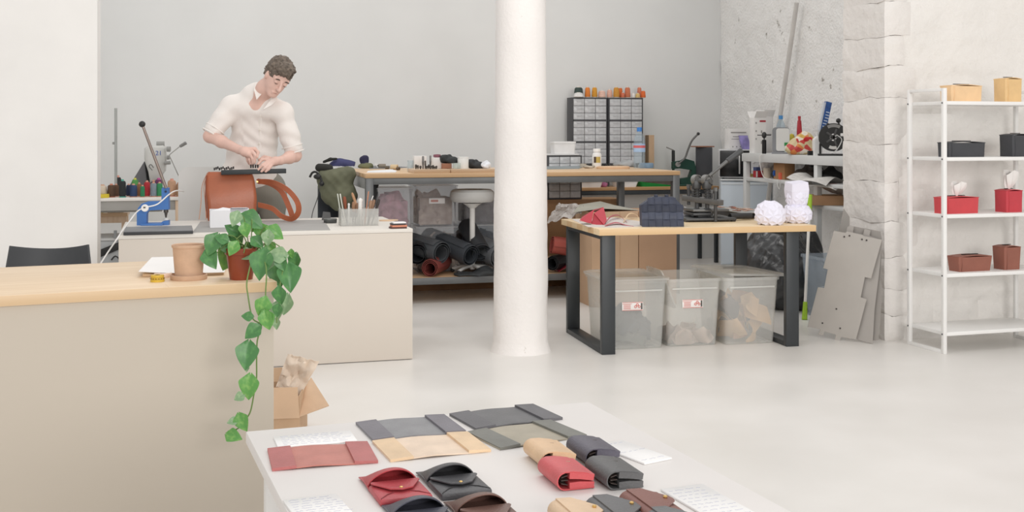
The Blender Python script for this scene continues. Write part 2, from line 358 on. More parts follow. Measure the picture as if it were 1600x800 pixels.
# ---------------------------------------------------------------- organic shapes: smooth distance fields turned into one mesh
class SDF:
    def __init__(s, lo, hi, h):
        s.lo = np.array(lo, float); s.h = h; s.n = np.ceil((np.array(hi)-s.lo)/h).astype(int)+1; s.f = np.full(s.n, .3, np.float32)
    def reg(s, lo, hi):
        a = np.clip(np.floor((np.array(lo)-s.lo)/s.h).astype(int), 0, s.n); b = np.clip(np.ceil((np.array(hi)-s.lo)/s.h).astype(int)+1, 0, s.n)
        ax = [(s.lo[i]+s.h*np.arange(a[i], b[i])).astype(np.float32) for i in range(3)]
        return (slice(a[0], b[0]), slice(a[1], b[1]), slice(a[2], b[2])), np.stack(np.meshgrid(*ax, indexing='ij'), -1)
    def put(s, sl, d, k, sub):
        f = s.f[sl]
        if sub: h = np.maximum(k-np.abs(f+d), 0)/k; s.f[sl] = np.maximum(f, -d)+h*h*k*.25
        else: h = np.maximum(k-np.abs(f-d), 0)/k; s.f[sl] = np.minimum(f, d)-h*h*k*.25
    def cap(s, a, b, ra, rb, k=.02, sub=False):
        a, b = np.array(a, float), np.array(b, float); m = max(ra, rb)+k*1.5+.03
        sl, p = s.reg(np.minimum(a, b)-m, np.maximum(a, b)+m)
        if p.size == 0: return s
        ba = b-a; t = np.clip(((p-a) @ ba)/max(ba @ ba, 1e-9), 0, 1)
        s.put(sl, np.linalg.norm(p-a-t[..., None]*ba, axis=-1)-(ra+(rb-ra)*t), k, sub); return s
    def path(s, pts, rs, k=.02, sub=False):
        for i in range(len(pts)-1): s.cap(pts[i], pts[i+1], rs[i], rs[i+1], k, sub)
        return s
    def ell(s, c, r, rot=None, k=.02, sub=False):
        c, r = np.array(c, float), np.array(r, float); m = r.max()+k*1.5+.03
        sl, p = s.reg(c-m, c+m)
        if p.size == 0: return s
        p = p-c
        if rot is not None: p = p @ rot                       # rot columns = the ellipsoid's own axes
        k0 = np.linalg.norm(p/r, axis=-1); k1 = np.linalg.norm(p/(r*r), axis=-1)+1e-9
        s.put(sl, k0*(k0-1)/k1, k, sub); return s
    def cut(s, n, d):                                         # remove the half space n.p > d
        sl, p = s.reg(s.lo, s.lo+s.n*s.h); s.f = np.maximum(s.f, p @ np.array(n, np.float32)-d).astype(np.float32); return s
    def warp(s, fn):
        sl, p = s.reg(s.lo, s.lo+s.n*s.h); s.f = s.f+fn(p[..., 0], p[..., 1], p[..., 2]).astype(np.float32); return s
    def mesh(s, name, mat, parent=None, smooth=1):
        f = s.f; ins = f < 0
        c = sum(ins[i:f.shape[0]-1+i, j:f.shape[1]-1+j, k:f.shape[2]-1+k].astype(np.int8) for i in (0, 1) for j in (0, 1) for k in (0, 1))
        act = (c > 0) & (c < 8); idx = np.argwhere(act); ID = np.full(c.shape, -1, np.int64); ID[act] = np.arange(len(idx))
        acc = np.zeros((len(idx), 3)); cnt = np.zeros(len(idx))
        cor = [(i, j, k) for i in (0, 1) for j in (0, 1) for k in (0, 1)]
        for a in cor:
            for ax in range(3):
                if a[ax]: continue
                b = list(a); b[ax] = 1
                fa = f[tuple((idx+a).T)]; fb = f[tuple((idx+b).T)]; m = (fa < 0) != (fb < 0)
                t = np.where(m, fa/np.where(m, fa-fb, 1), 0); q = np.tile(np.array(a, float), (len(idx), 1)); q[:, ax] += t
                acc[m] += q[m]; cnt[m] += 1
        v = (idx+acc/cnt[:, None])*s.h+s.lo; quads = []
        for ax in range(3):
            sa = [slice(None)]*3; sb = [slice(None)]*3; sa[ax] = slice(0, -1); sb[ax] = slice(1, None)
            e = np.argwhere(ins[tuple(sa)] != ins[tuple(sb)]); o1, o2 = [(1, 2), (2, 0), (0, 1)][ax]
            ok = (e[:, o1] > 0) & (e[:, o2] > 0) & (e[:, o1] < c.shape[o1]) & (e[:, o2] < c.shape[o2]); e = e[ok]; qs = []
            for d1, d2 in ((-1, -1), (0, -1), (0, 0), (-1, 0)):
                w_ = e.copy(); w_[:, o1] += d1; w_[:, o2] += d2; qs.append(ID[tuple(w_.T)])
            qd = np.stack(qs, 1); fl = ~ins[tuple(e.T)]; qd[fl] = qd[fl][:, ::-1]; quads.append(qd)
        quads = np.concatenate(quads)
        for _ in range(smooth):
            a2 = v.copy(); n2 = np.ones(len(v))
            for i in range(4):
                np.add.at(a2, quads[:, i], v[quads[:, (i+1) % 4]]); np.add.at(n2, quads[:, i], 1)
            v = a2/n2[:, None]
        me = bpy.data.meshes.new(name); nv, nq = len(v), len(quads)
        me.vertices.add(nv); me.vertices.foreach_set('co', v.ravel()); me.loops.add(nq*4); me.loops.foreach_set('vertex_index', quads.ravel().astype(np.int32))
        me.polygons.add(nq); me.polygons.foreach_set('loop_start', np.arange(nq, dtype=np.int32)*4); me.update(calc_edges=True)
        return link(name, me, mat, parent, 180)
def axes(x, y, z): return np.array([x, y, z]).T

# ---------------------------------------------------------------- the man at the bench
mo = PD(402, 300, 7.9); mo.z = 0
MAN = thing('person', 'man in white shirt with rolled sleeves working on a brown leather bag', 'person', mo)
def q(px, py, d): p = PD(px, py, d); return np.array((p.x-mo.x, p.y-mo.y, p.z))
hu = V((.52, -.30, .76)).normalized(); hf = V((.5, -.78, -.3)); hf = (hf-hu*hf.dot(hu)).normalized(); hr = hf.cross(hu)
hc = V(q(434, 121, 7.52)); HM = axes(hr, hf, hu)
def hp(x, y, z): p = hc+hr*x+hf*y+hu*z; return np.array((p.x, p.y, p.z))       # x to his right, y out of the face, z to the crown
shR, elR, wrR = q(361, 166, 7.68), q(328, 213, 7.62), q(374, 234, 7.44)
shL, elL, wrL = q(442, 176, 7.64), q(461, 243, 7.66), q(438, 251, 7.46)
bd = SDF((-.42, -.70, 0), (.36, .22, 1.86), .005)
bd.ell(hp(0, -.012, .035), (.073, .093, .088), HM, .01).ell(hp(0, .022, -.035), (.060, .066, .082), HM, .03)
bd.ell(hp(0, .052, -.100), (.030, .028, .024), HM, .03)                            # chin
bd.cap(hp(0, .088, .012), hp(0, .113, -.034), .008, .012, .012).ell(hp(0, .100, -.038), (.017, .012, .009), HM, .008)  # nose
bd.cap(hp(-.045, .070, .022), hp(.045, .070, .022), .010, .010, .02)                # brow
for x in (-.032, .032):
    bd.ell(hp(x, .092, .004), (.017, .012, .011), HM, .012, True).ell(hp(x, .078, .002), (.015, .012, .011), HM, .004)
    bd.ell(hp(x*2.36, -.008, -.010), (.008, .018, .030), HM, .008)
bd.cap(hp(-.020, .080, -.070), hp(.020, .080, -.070), .007, .007, .006).cap(hp(-.018, .080, -.079), hp(.018, .080, -.079), .007, .007, .006)
bd.path([q(404, 158, 7.68), q(415, 138, 7.60), hp(0, -.03, -.04)], (.068, .055, .055), .035)
bd.ell(q(402, 192, 7.76), (.165, .095, .17), None, .05).ell(q(396, 245, 7.82), (.145, .10, .17), None, .06).ell(q(403, 296, 7.88), (.145, .09, .11), None, .06)
bd.cap(shR, shL, .055, .055, .05)
for a, b, c in ((shR, elR, wrR), (shL, elL, wrL)): bd.path([a, b], (.052, .042), .03); bd.path([b, b*.6+c*.4, c], (.040, .039, .026), .02)
for x, kx in ((382, 380), (424, 426)): bd.path([q(x, 305, 7.86), q(kx, 392, 7.86), q(kx, 486, 7.95)], (.078, .052, .038), .03); bd.path([q(kx, 492, 7.97), q(kx, 500, 7.8)], (.036, .03), .02)
# right hand, pinching a rivet
k1 = .006
bd.path([wrR, q(383, 237, 7.40), q(389, 240, 7.385)], (.026, .030, .027), .015)
for pts, rr in (([q(394, 236, 7.375), q(399, 243, 7.36), q(397.5, 255, 7.37)], (.0115, .010, .0085)),
                ([q(391, 239, 7.385), q(394.5, 248, 7.37), q(395, 259, 7.38)], (.0115, .010, .0085)),
                ([q(388, 242, 7.40), q(390, 250, 7.385), q(391.5, 258, 7.39)], (.011, .0095, .008)),
                ([q(385, 243, 7.42), q(387, 251, 7.405), q(389, 256, 7.41)], (.010, .009, .0075)),
                ([q(388, 233, 7.40), q(398, 232.5, 7.42), q(403, 238, 7.42), q(401.5, 246, 7.39)], (.014, .012, .011, .009))):
    bd.path(pts, rr, k1)
# left hand, flat over the bar
bd.path([wrL, q(430, 252, 7.42), q(424, 254, 7.40)], (.026, .028, .026), .015)
for pts, rr in (([q(418, 248, 7.40), q(409, 249.5, 7.375), q(402.5, 258, 7.365)], (.012, .0105, .009)),
                ([q(419, 252, 7.385), q(410, 258, 7.355), q(403, 266, 7.35)], (.012, .0105, .009)),
                ([q(421, 255, 7.38), q(414, 262, 7.345), q(408.5, 268, 7.34)], (.0115, .010, .0085)),
                ([q(425, 257.5, 7.385), q(420, 264, 7.355), q(415, 268.5, 7.345)], (.0105, .009, .0075)),
                ([q(424, 248, 7.43), q(413, 245, 7.44), q(405, 250, 7.42)], (.013, .0115, .009))):
    bd.path(pts, rr, k1)
BODY = bd.mesh('body', M('#e6c0b2', .5, var=.05, scale=14), MAN, 1)
# hair
hs = SDF(hp(0, 0, 0)-.2, hp(0, 0, 0)+.2, .004)
hs.ell(hp(0, -.022, .048), (.086, .106, .092), HM, .02).ell(hp(.0, .055, .105), (.062, .040, .032), HM, .03).ell(hp(0, -.07, -.01), (.07, .045, .06), HM, .03)
hs.ell(hp(.02, .085, .082), (.045, .022, .022), HM, .02)
hs.ell(hp(0, .125, -.055), (.095, .085, .125), HM, .015, True)
for x in (-1, 1): hs.ell(hp(x*.085, .005, -.03), (.03, .036, .045), HM, .01, True)
hs.ell(hp(0, 0, -.11), (.13, .13, .075), HM, .01, True)
hs.warp(lambda x, y, z: .0045*np.sin(95*x+40*z+3*np.sin(60*y))*np.sin(110*z-30*x+2*np.sin(70*x))+.003*np.sin(210*x+120*y)*np.sin(190*z))
hs.mesh('hair', M('#776b60', .7, var=.35, scale=55, bump=.9, bscale=160), MAN, 0)
fm = M('#5d5048', .8)
for x in (-.032, .032):
    B().tube([hp(x-.017, .083, .022), hp(x, .0875, .027), hp(x+.016, .083, .022)], (.003, .0042, .003), 6).ob('eyebrow', fm, BODY)
    B().tube([hp(x-.012, .0885, -.004), hp(x, .092, -.0065), hp(x+.012, .0885, -.004)], (.0012, .002, .0012), 6).ob('eyelash', fm, BODY)
B().tube([hp(-.019, .0855, -.0745), hp(0, .0885, -.0745), hp(.019, .0855, -.0745)], (.0012, .0018, .0012), 6).ob('lip_line', M('#a86a5e', .6), BODY)
# shirt
sh = SDF((-.44, -.42, .90), (.36, .24, 1.70), .006)
sh.ell(q(402, 190, 7.76), (.178, .112, .175), None, .05).ell(q(394, 235, 7.80), (.172, .122, .17), None, .06).ell(q(388, 272, 7.82), (.190, .132, .13), None, .06)
sh.cap(shR, shL, .057, .057, .06).path([shR, q(402, 148, 7.70), shL], (.05, .06, .05), .06).path([q(398, 150, 7.70), q(414, 143, 7.64)], (.082, .064), .03)
for a, b, e, s_ in ((shR, elR, wrR, .80), (shL, elL, wrL, .82)):
    c = a+(b-a)*s_; sh.path([a, a*.45+c*.55, c], (.056, .061, .060), .04)
    d_ = (b-a)/np.linalg.norm(b-a); sh.cap(c-d_*.07, c-d_*.01, .064, .064, .008)     # rolled cuff
sh.cap(elR+(0, -.05, -.075), elR+(0.02, -.1, -.078), .05, .06, .01, True)
# neck opening in a V
sh.cap(q(419, 128, 7.56), q(408, 172, 7.575), .066, .008, .006, True)
sh.cap(q(416, 131, 7.64), q(420, 118, 7.60), .058, .07, .004, True)
def fold(x, y, z):
    arm = np.exp(-((z-1.27)/.10)**2)
    return .0034*np.sin(58*z+30*x*np.sin(6*x+1)+3.5*np.sin(13*x+5*z))*np.exp(-((z-1.12)/.14)**2)*(.5+.8*np.sin(11*x+2)**2)+.003*np.sin(70*z+26*x*np.sign(x+.05)+2*np.sin(17*x))*(.25+arm)+.0016*np.sin(60*x-31*z)*np.sin(43*z+21*y)
sh.warp(fold)
SHIRT = sh.mesh('shirt', M('#f1ebe6', .8, var=.02, bump=.25, bscale=200), MAN, 1)
clm = M('#f4efea', .8, var=.02)
def onchest(px, py, d): return q(px, py, d)
for pts in ([(399, 129, 7.66), (397, 141, 7.575), (401, 156, 7.545), (409, 147, 7.56), (405, 134, 7.62)], [(434, 155, 7.555), (424, 165, 7.53), (411, 172, 7.535), (420, 160, 7.54), (431, 148, 7.58)]):
    P3 = [V(onchest(*p)) for p in pts]; cb = B(); nrm = V((.1, -.95, .25))
    cb.prism(list(range(5)) and [(i, 0) for i in range(5)], lambda x, y, h: P3[int(x)]+nrm*h, .007); cb.ob('collar', clm, SHIRT, 30)
pk = [V(q(407, 172, 7.60)), V(q(403, 195, 7.625)), V(q(399, 220, 7.655)), V(q(397, 245, 7.66)), V(q(396, 262, 7.67))]
def surf(px, py):                                            # first point of the shirt met along that column
    for d_ in np.arange(7.35, 7.95, .003):
        w_ = q(px, py, d_); i_ = np.round((w_-sh.lo)/sh.h).astype(int)
        if (i_ >= 0).all() and (i_ < sh.n).all() and sh.f[tuple(i_)] < 0: return V(w_)
    return V(q(px, py, 7.7))
pk = [surf(407.5-.11*k*1.0, 175+k*2.2) for k in range(40)]; ys = np.array([p_.y for p_ in pk]); ys = np.convolve(np.pad(ys, 3, 'edge'), np.ones(7)/7, 'valid')
for p_, y_ in zip(pk, ys): p_.y = y_-.0045
B().grid(lambda u, v: pk[int(round(u*39))]+V(((v-.5)*.030, .010*(v-.5)**2*4, 0)), 39, 4, .002).ob('placket', clm, SHIRT, 30)
for k in (3, 13, 23, 33): B().cyl(pk[k], pk[k]+V((0, -.005, 0)), .006, n=10).ob('button', M('#ddd6cc', .4), SHIRT)
for a, b, s_ in ((shR, elR, .80), (shL, elL, .82)):
    c = V(a+(b-a)*s_); d_ = V(b-a).normalized(); x_ = d_.cross(V((0, 1, .2))).normalized(); y_ = d_.cross(x_)
    for off, rr_c in ((.030, .0665), (-.012, .0665)):
        B().tube([c+d_*off+(x_*math.cos(t_)+y_*math.sin(t_))*(rr_c+.0015*math.sin(5*t_)) for t_ in np.linspace(0, 6.283, 25)[:-1]], .0045, 6, True).ob('cuff_fold', clm, SHIRT, 60)
# trousers and shoes
tr = SDF((-.30, -.3, .06), (.30, .24, 1.05), .008)
tr.ell(q(404, 294, 7.87), (.182, .128, .135), None, .06)
for x, kx in ((382, 380), (427, 427)): tr.path([q(x, 305, 7.87), q(kx, 392, 7.87), q(kx, 486, 7.95)], (.092, .072, .066), .04)
tr.warp(lambda x, y, z: .004*np.sin(38*z+20*x))
tr.mesh('trousers', M('#86837a', .85, var=.06), MAN, 1)
for kx in (380, 427):
    so = SDF(q(kx, 497, 7.93)-(.1, .3, .15), q(kx, 497, 7.93)+(.1, .18, .15), .008)
    so.path([q(kx, 501, 7.99), q(kx, 500, 7.85), q(kx, 505, 7.74)], (.05, .046, .042), .03).cut((0, 0, -1), 0.0)
    so.mesh('shoe', M('#3c3a38', .6), MAN, 1)
# ---------------------------------------------------------------- goods on the display table
DZ = .72
def rect4(TL, TR, BR, BL, z):
    a, b, c, d = [G(*p, z) for p in (TL, TR, BR, BL)]
    ce = (a+b+c+d)/4; x = (b-a)+(c-d); return ce, ((b-a).length+(c-d).length)/2, ((d-a).length+(c-b).length)/2, math.atan2(x.y, x.x)
CG = 'open passport covers on the display table'
def mixhex(h, k, t='#e9dfda'):
    f = lambda s_: [int(s_[i:i+2], 16) for i in (1, 3, 5)]
    return '#'+''.join('%02x' % int(a+(b-a)*k) for a, b in zip(f(h), f(t)))
def leather(h, r=.5): return M(mixhex(h, .13), r, var=.07, scale=18, bump=.25, bscale=260)
def cover(quad, lab, base, pock):
    ce, w_, d_, a = rect4(*quad, DZ); t = thing('passport_cover', lab, 'passport cover', ce, a, CG)
    def fn(u, v): x = (u-.5)*w_; return (x, (v-.5)*d_*(1+.0*u), .0028+.003*math.sin(math.pi*u)**2*(.4+.6*math.sin(5*u)))
    B().grid(fn, 24, 6, .0024).ob('cover_sheet', leather(base), t)
    for s_ in (-1, 1):
        x0, x1 = sorted((s_*w_*.5, s_*w_*.275))
        B().grid(lambda u, v: (x0+(x1-x0)*u, (v-.5)*d_*1.01, .0082-.003*abs((x0+(x1-x0)*u)/(w_*.5))**2), 6, 4, .0055).ob('pocket', leather(pock), t)
cover(((414, 705), (571, 693.6), (594, 723.5), (429, 736)), 'rust red leather passport cover lying open on the white table', '#c4766a', '#b5605f')
cover(((556, 664), (697, 650), (725, 677), (582, 690)), 'slate blue-grey leather passport cover lying open beside handwritten card', '#84868a', '#6e6b74')
cover(((584, 692), (736, 678), (762, 706), (607, 723)), 'natural tan leather passport cover lying open', '#f1d9c0', '#ebcba2')
cover(((708, 649), (838, 634), (874, 656), (737, 673.5)), 'black leather passport cover lying open at the far table edge', '#5b5d60', '#55565b')
cover(((739, 677), (863, 659), (914, 683), (772, 705)), 'olive green leather passport cover with khaki lining lying open', '#a8a08e', '#6d6f69')
ink = M('#b9bccd', .8)
def card(quad, lab, rows, seed):
    ce, w_, d_, a = rect4(*quad, DZ); t = thing('info_card', lab, 'card', ce, a, 'handwritten cards on the display table')
    B().box((0, 0, .002), (w_, d_, .004), .0015).ob('card_sheet', M('#f7f6f5', .35, var=.01), t)
    r_ = random.Random(seed); b = B()
    for i in range(rows):
        y = d_*(.40-.8*i/max(rows-1, 1)); x = -w_*.42
        while x < w_*.42-r_.random()*w_*.12:
            l = r_.uniform(.006, .017); n = max(3, int(l/.0022))
            pts = [(x+l*k/n, y+r_.uniform(-1, 1)*.0016, .0042) for k in range(n+1)]
            b.tube(pts, .00026, 4); x += l+.005
    b.ob('handwriting', ink, t)
card(((426, 685.5), (546, 675), (560, 691), (434.6, 700.5)), 'white card with blue handwriting behind the rust red passport cover', 6, 1)
card(((443.6, 784.6), (527, 774), (549, 803), (461, 815)), 'white handwritten card left of the red card holder, cut by the frame', 8, 2)
card(((945, 696), (984, 688), (1037, 720), (990, 729)), 'plain white card lying behind the black and navy pouches', 3, 3)
card(((1037, 766), (1105, 759), (1180, 808), (1112, 820)), 'large white handwritten card at the right table edge', 10, 4)
gold = M('#e3bd7a', .25, metal=.9, var=.02)
# open card holders with a press stud
def holder(px, py, lab, h, dark):
    t = thing('card_holder', lab, 'card holder', G(px, py, DZ), DA, 'open envelope card holders with brass stud'); L_ = leather(h, .4); w_ = .088
    B().box((w_/2, .042, .006), (w_, .084, .012), .004).ob('front_pocket', L_, t)
    B().grid(lambda u, v: (w_*u, .078+.082*v, .004+.004*math.sin(math.pi*v)), 6, 6, .002).ob('back_sheet', L_, t)
    B().grid(lambda u, v: (w_*(.5+(u-.5)*(1-.02*v)), .094+.062*v-.016*math.sin(math.pi*u), .005+(.031*math.sin(math.pi*u)**.6)*(1-v**2.2)), 20, 8, .0018).ob('back_pocket', L_, t)
    poly = [(.004, .082), (w_-.004, .082), (w_-.002, .076), (w_*.72, .034), (w_*.5, .026), (w_*.28, .034), (.002, .076)]
    fl = B().prism(poly, lambda x, y, z_: V((x, y, .0125+z_+(.082-y)*.03+.002)), .002).ob('flap', L_, t)
    B().lathe([(0, 0), (.0034, 0), (.0033, .0012), (.002, .002), (0, .0022)], 14, (w_*.5, .036, .0175)).ob('stud', gold, fl)
    for s_ in (0, 1):
        x0 = s_*w_; sg = 1-2*s_
        B().tube([(x0+sg*.003, .004, .0122), (x0+sg*.018, .022, .0128), (x0+sg*.03, .029, .0126)], .0009, 5).ob('seam', leather(dark, .5), t)
    return t
holder(594, 793, 'red leather card holder with brass stud, open', '#b63a42', '#7e2329')
holder(690, 784, 'black leather card holder with brass stud, open beside the red one', '#3d3f43', '#1f2022')
holder(636, 845, 'navy leather card holder, only its open back showing at the bottom frame edge', '#3f4250', '#22242c')
holder(741, 839, 'dark brown leather card holder at the bottom frame edge', '#6a4a40', '#3b2823')
# folded pouches
def pouch(px, py, lab, h, flap=False, L=.098, W_=.066):
    t = thing('leather_pouch', lab, 'pouch', G(px, py, DZ), DA-R(2), 'folded leather pouches on the display table'); L_ = leather(h, .42)
    prof = [(W_, .0025), (.03, .002), (.014, .0022)]+[(.014-.0145*math.sin(a), .0165-.0145*math.cos(a)) for a in np.linspace(.2, math.pi-.2, 9)]+[(.014, .0315), (.03, .031), (W_*.8, .027), (W_, .0215)]
    fn = lambda x, z_, y: V((x, y, z_))
    B().strip(prof, fn, 0, L, .0022).ob('outer_leather', L_, t, 50)
    hi = B(); hi.strip([(.021, .0255), (W_*.6, .0235), (W_-.001, .0192)], fn, -.001, L+.001, .0105); hi.ob('upper_pocket', L_, t)
    lo = B(); lo.strip([(.021, .0085), (W_*.6, .0090), (W_-.001, .0065)], fn, -.001, L+.001, .0105); lo.ob('lower_pocket', L_, t)
    if not flap:
        ic = B()
        for k in range(3): ic.box((.014, L/2, .010+.0065*k), (.012, L*.9, .0012), rot=Matrix.Rotation(.25-.25*k, 4, 'Y'))
        ic.ob('inner_gusset', leather('#3a2f2b'), t)
        em = B()
        for k in range(2): em.box((.041+.004*k, L*.66, .0302-.0004*k), (.003, .0022, .0006), rot=Matrix.Rotation(.09, 4, 'Y'))
        em.ob('embossed_mark', leather('#4a4440' if h < '#b' else '#b59a80'), t)
    else:
        poly = [(.012, .0), (.012, L), (W_*.55, L), (W_*1.02, L*.62), (W_*1.06, L*.5), (W_*1.02, L*.38), (W_*.55, 0)]
        fl = B().prism(poly, lambda x, y, z_: V((x, y, .0324-max(0, x-.03)*.13+z_)), .0022).ob('flap', L_, t)
        B().lathe([(0, 0), (.0032, 0), (.0036, .002), (.0026, .0036), (0, .004)], 12, (W_*.86, L*.5, .0312)).ob('stud', gold, fl)
    return t
pouch(846, 736, 'natural tan folded leather pouch behind the red one', '#e3bd93')
pouch(871.5, 769, 'bright red folded leather pouch', '#cf4a50')
pouch(916, 731, 'navy folded leather pouch behind the black one', '#4a4856')
pouch(949, 768, 'black folded leather pouch with embossed mark', '#4c4e50')
pouch(892, 848, 'natural tan pouch with pointed flap at the bottom frame edge', '#e6c5a0', True)
pouch(953, 842, 'charcoal pouch with pointed flap and brass stud', '#56585b', True)
pouch(1008, 831, 'reddish brown leather pouch with pointed flap and brass stud', '#7c4a40', True)
pouch(1050, 864, 'dark grey pouch flap in the bottom right corner of the goods', '#5f6264', True)

# ---------------------------------------------------------------- things on the counter
CZ = .85
p = G(295, 436, CZ); t = thing('plant_pot', 'empty kraft brown pot standing in its saucer', 'pot', p)
kb = M('#cdab90', .75, var=.05, scale=30, bump=.2, bscale=120)
B().lathe([(0, .002), (.056, .0), (.058, .004), (.058, .015), (.054, .016), (.052, .006), (0, .006)], 32).ob('saucer', kb, t)
B().lathe([(0, .0065), (.043, .0065), (.0505, .102), (.0535, .103), (.054, .110), (.0525, .112), (.0495, .109), (.044, .03), (0, .03)], 36).ob('pot', kb, t)
p = G(246, 440, CZ); t = thing('tape_measure', 'small rolled yellow tape measure near the counter edge', 'tape measure', p)
for k in range(3): B().lathe([(.008, .0072*k), (.0215-.0008*k, .0072*k), (.0222-.0008*k, .0036+.0072*k), (.0215-.0008*k, .0069+.0072*k), (.008, .0069+.0072*k)], 24).ob('tape_coil', M('#d9b542' if k != 1 else '#c9a43a', .5), t)
mk = B()
for k in range(16): mk.box((.0224*math.cos(k*.4), .0224*math.sin(k*.4), .0105), (.0006, .002, .003), rz=k*.4)
mk.ob('scale_marks', M('#5a4a20', .6), t)
ce, w_, d_, a = rect4((224, 407), (345, 403), (362, 431), (232, 433), CZ)
t = thing('clipboard', 'thin wooden board with white papers behind the kraft pot', 'papers', ce, a)
B().box((.004, .004, .004), (w_*.95, d_*.9, .008), .002).ob('board', wood('#e8cfae', '#d2b088', 'x', .2, .9), t)
B().grid(lambda u, v: ((u-.5)*w_*1.0, (v-.5)*d_*.98, .0105+.010*(1-u)**3*(1-v)), 14, 8, .0008).ob('paper', M('#f4f2f0', .6, var=.01), t)
pr = B()
for k in range(22): rr = random.Random(k); pr.box((rr.uniform(-.05, .05), rr.uniform(-.02, .06), .0108), (rr.uniform(.006, .016), .0012, .0006))
pr.ob('print', M('#a57f86', .8), t)
t = tag(B().lathe([(.012, 0), (.028, 0), (.029, .004), (.029, .010), (.028, .013), (.012, .013)], 24).ob('tape_roll', M('#ecd3c2', .5)), 'pale pink flat tape roll leaning by the kraft pot', 'tape roll'); at(t, G(262, 432, CZ)+V((-.012, -.01, 0)))
# hanging pothos
pp = G(377, 436, CZ); PL = thing('potted_pothos', 'trailing green pothos in a terracotta pot at the counter end', 'plant', pp)
tc_ = M('#8f4229', .28, var=.08, scale=9)
B().lathe([(0, 0), (.036, 0), (.037, .006), (.0475, .08), (.0515, .081), (.053, .10), (.0505, .102), (.048, .098), (.046, .085), (0, .085)], 32).ob('pot', tc_, PL)
B().lathe([(0, .092), (.03, .091), (.0465, .087)], 20).ob('soil', M('#4b3728', .95, var=.3, scale=40, bump=.8), PL)
def leafmesh(name, mat, fold, curl):
    b = B(); nu, nv = 14, 8
    def fn(u, v):
        x = -.10+1.1*u; s_ = (v-.5)*2; hw = .58*(max(u, .004)/.24)**.45 if u < .24 else .58*(1-((u-.24)/.76)**1.7)
        if u < .3: x -= .13*math.sin(math.pi*min(abs(s_), 1))*(1-u/.3)
        return (x, s_*hw*.82, abs(s_)*hw*fold-curl*(u-.3)**2)
    b.grid(fn, nu, nv); return b.ob(name, mat, None, 70)
def leafmat(h, h2, n):
    m, nt, N, L, P = newmat('leaf_'+n); P.inputs['Roughness'].default_value = .38
    tc = N.new('ShaderNodeTexCoord'); mp = N.new('ShaderNodeMapping'); mp.inputs['Scale'].default_value = (1.6, 2.2, 1); L.new(tc.outputs['Object'], mp.inputs[0])
    no = N.new('ShaderNodeTexNoise'); no.inputs['Scale'].default_value = 2.2; no.inputs['Detail'].default_value = 3; L.new(mp.outputs[0], no.inputs[0])
    r = N.new('ShaderNodeValToRGB'); L.new(no.outputs[0], r.inputs[0]); r.color_ramp.elements[0].position = .48; r.color_ramp.elements[1].position = .68
    r.color_ramp.elements[0].color = lin(h); r.color_ramp.elements[1].color = lin(h2); L.new(r.outputs[0], P.inputs['Base Color'])
    P.inputs['Subsurface Weight'].default_value = .0; return m
LM = [leafmesh('leaf', leafmat('#4b7f49', '#5b9152', 'deep'), .28, .25), leafmesh('leaf', leafmat('#5f9a4c', '#7fae5c', 'fresh'), .2, .35), leafmesh('leaf', leafmat('#86a67d', '#9db88e', 'pale'), .35, .2)]
c4 = lambda x, y: (300+x/4.21, 310+y/4.21)
c5 = lambda x, y: (330+x/3.636, 480+y/3.636)
leaves = [(c4, 395, 150, 150, 30, 0), (c4, 300, 265, 125, 80, 0), (c4, 235, 390, 165, 110, 1), (c4, 345, 372, 95, 165, 2), (c4, 458, 435, 185, 100, 0), (c4, 462, 225, 110, 70, 1), (c4, 262, 205, 95, 215, 0), (c4, 285, 135, 95, 110, 2), (c4, 548, 228, 115, 35, 1),
          (c4, 500, 262, 95, 95, 2), (c4, 135, 305, 140, 115, 0), (c4, 125, 400, 130, 60, 0), (c4, 560, 372, 120, 185, 2), (c4, 568, 505, 150, 80, 0), (c4, 640, 520, 175, 80, 0), (c4, 678, 420, 110, 100, 0), (c4, 655, 365, 55, 85, 1), (c4, 580, 640, 110, 85, 0), (c4, 615, 700, 130, 105, 2), (c4, 565, 740, 115, 95, 2), (c4, 462, 715, 125, 110, 1), (c4, 490, 790, 105, 70, 1),
          (c5, 205, 52, 62, 185, 0), (c5, 318, 75, 105, 80, 1), (c5, 235, 140, 100, 140, 0), (c5, 203, 275, 145, 95, 0), (c5, 205, 352, 35, 110, 2), (c5, 215, 455, 130, 95, 1), (c5, 160, 510, 62, 150, 2), (c5, 177, 655, 100, 65, 1), (c5, 120, 650, 55, 170, 2), (c5, 128, 733, 90, 12, 1), (c5, 372, 95, 62, 95, 2), (c5, 378, 20, 70, 100, 0),
          (c4, 420, 180, 90, 120, 1), (c4, 230, 330, 80, 60, 0), (c4, 520, 420, 110, 120, 2), (c4, 380, 330, 80, 60, 0), (c4, 270, 330, 95, 120, 1), (c4, 430, 290, 90, 40, 0), (c4, 520, 330, 90, 60, 1), (c4, 195, 265, 85, 200, 0), (c4, 350, 210, 90, 80, 1), (c4, 590, 430, 95, 70, 0)]
rr = random.Random(5)
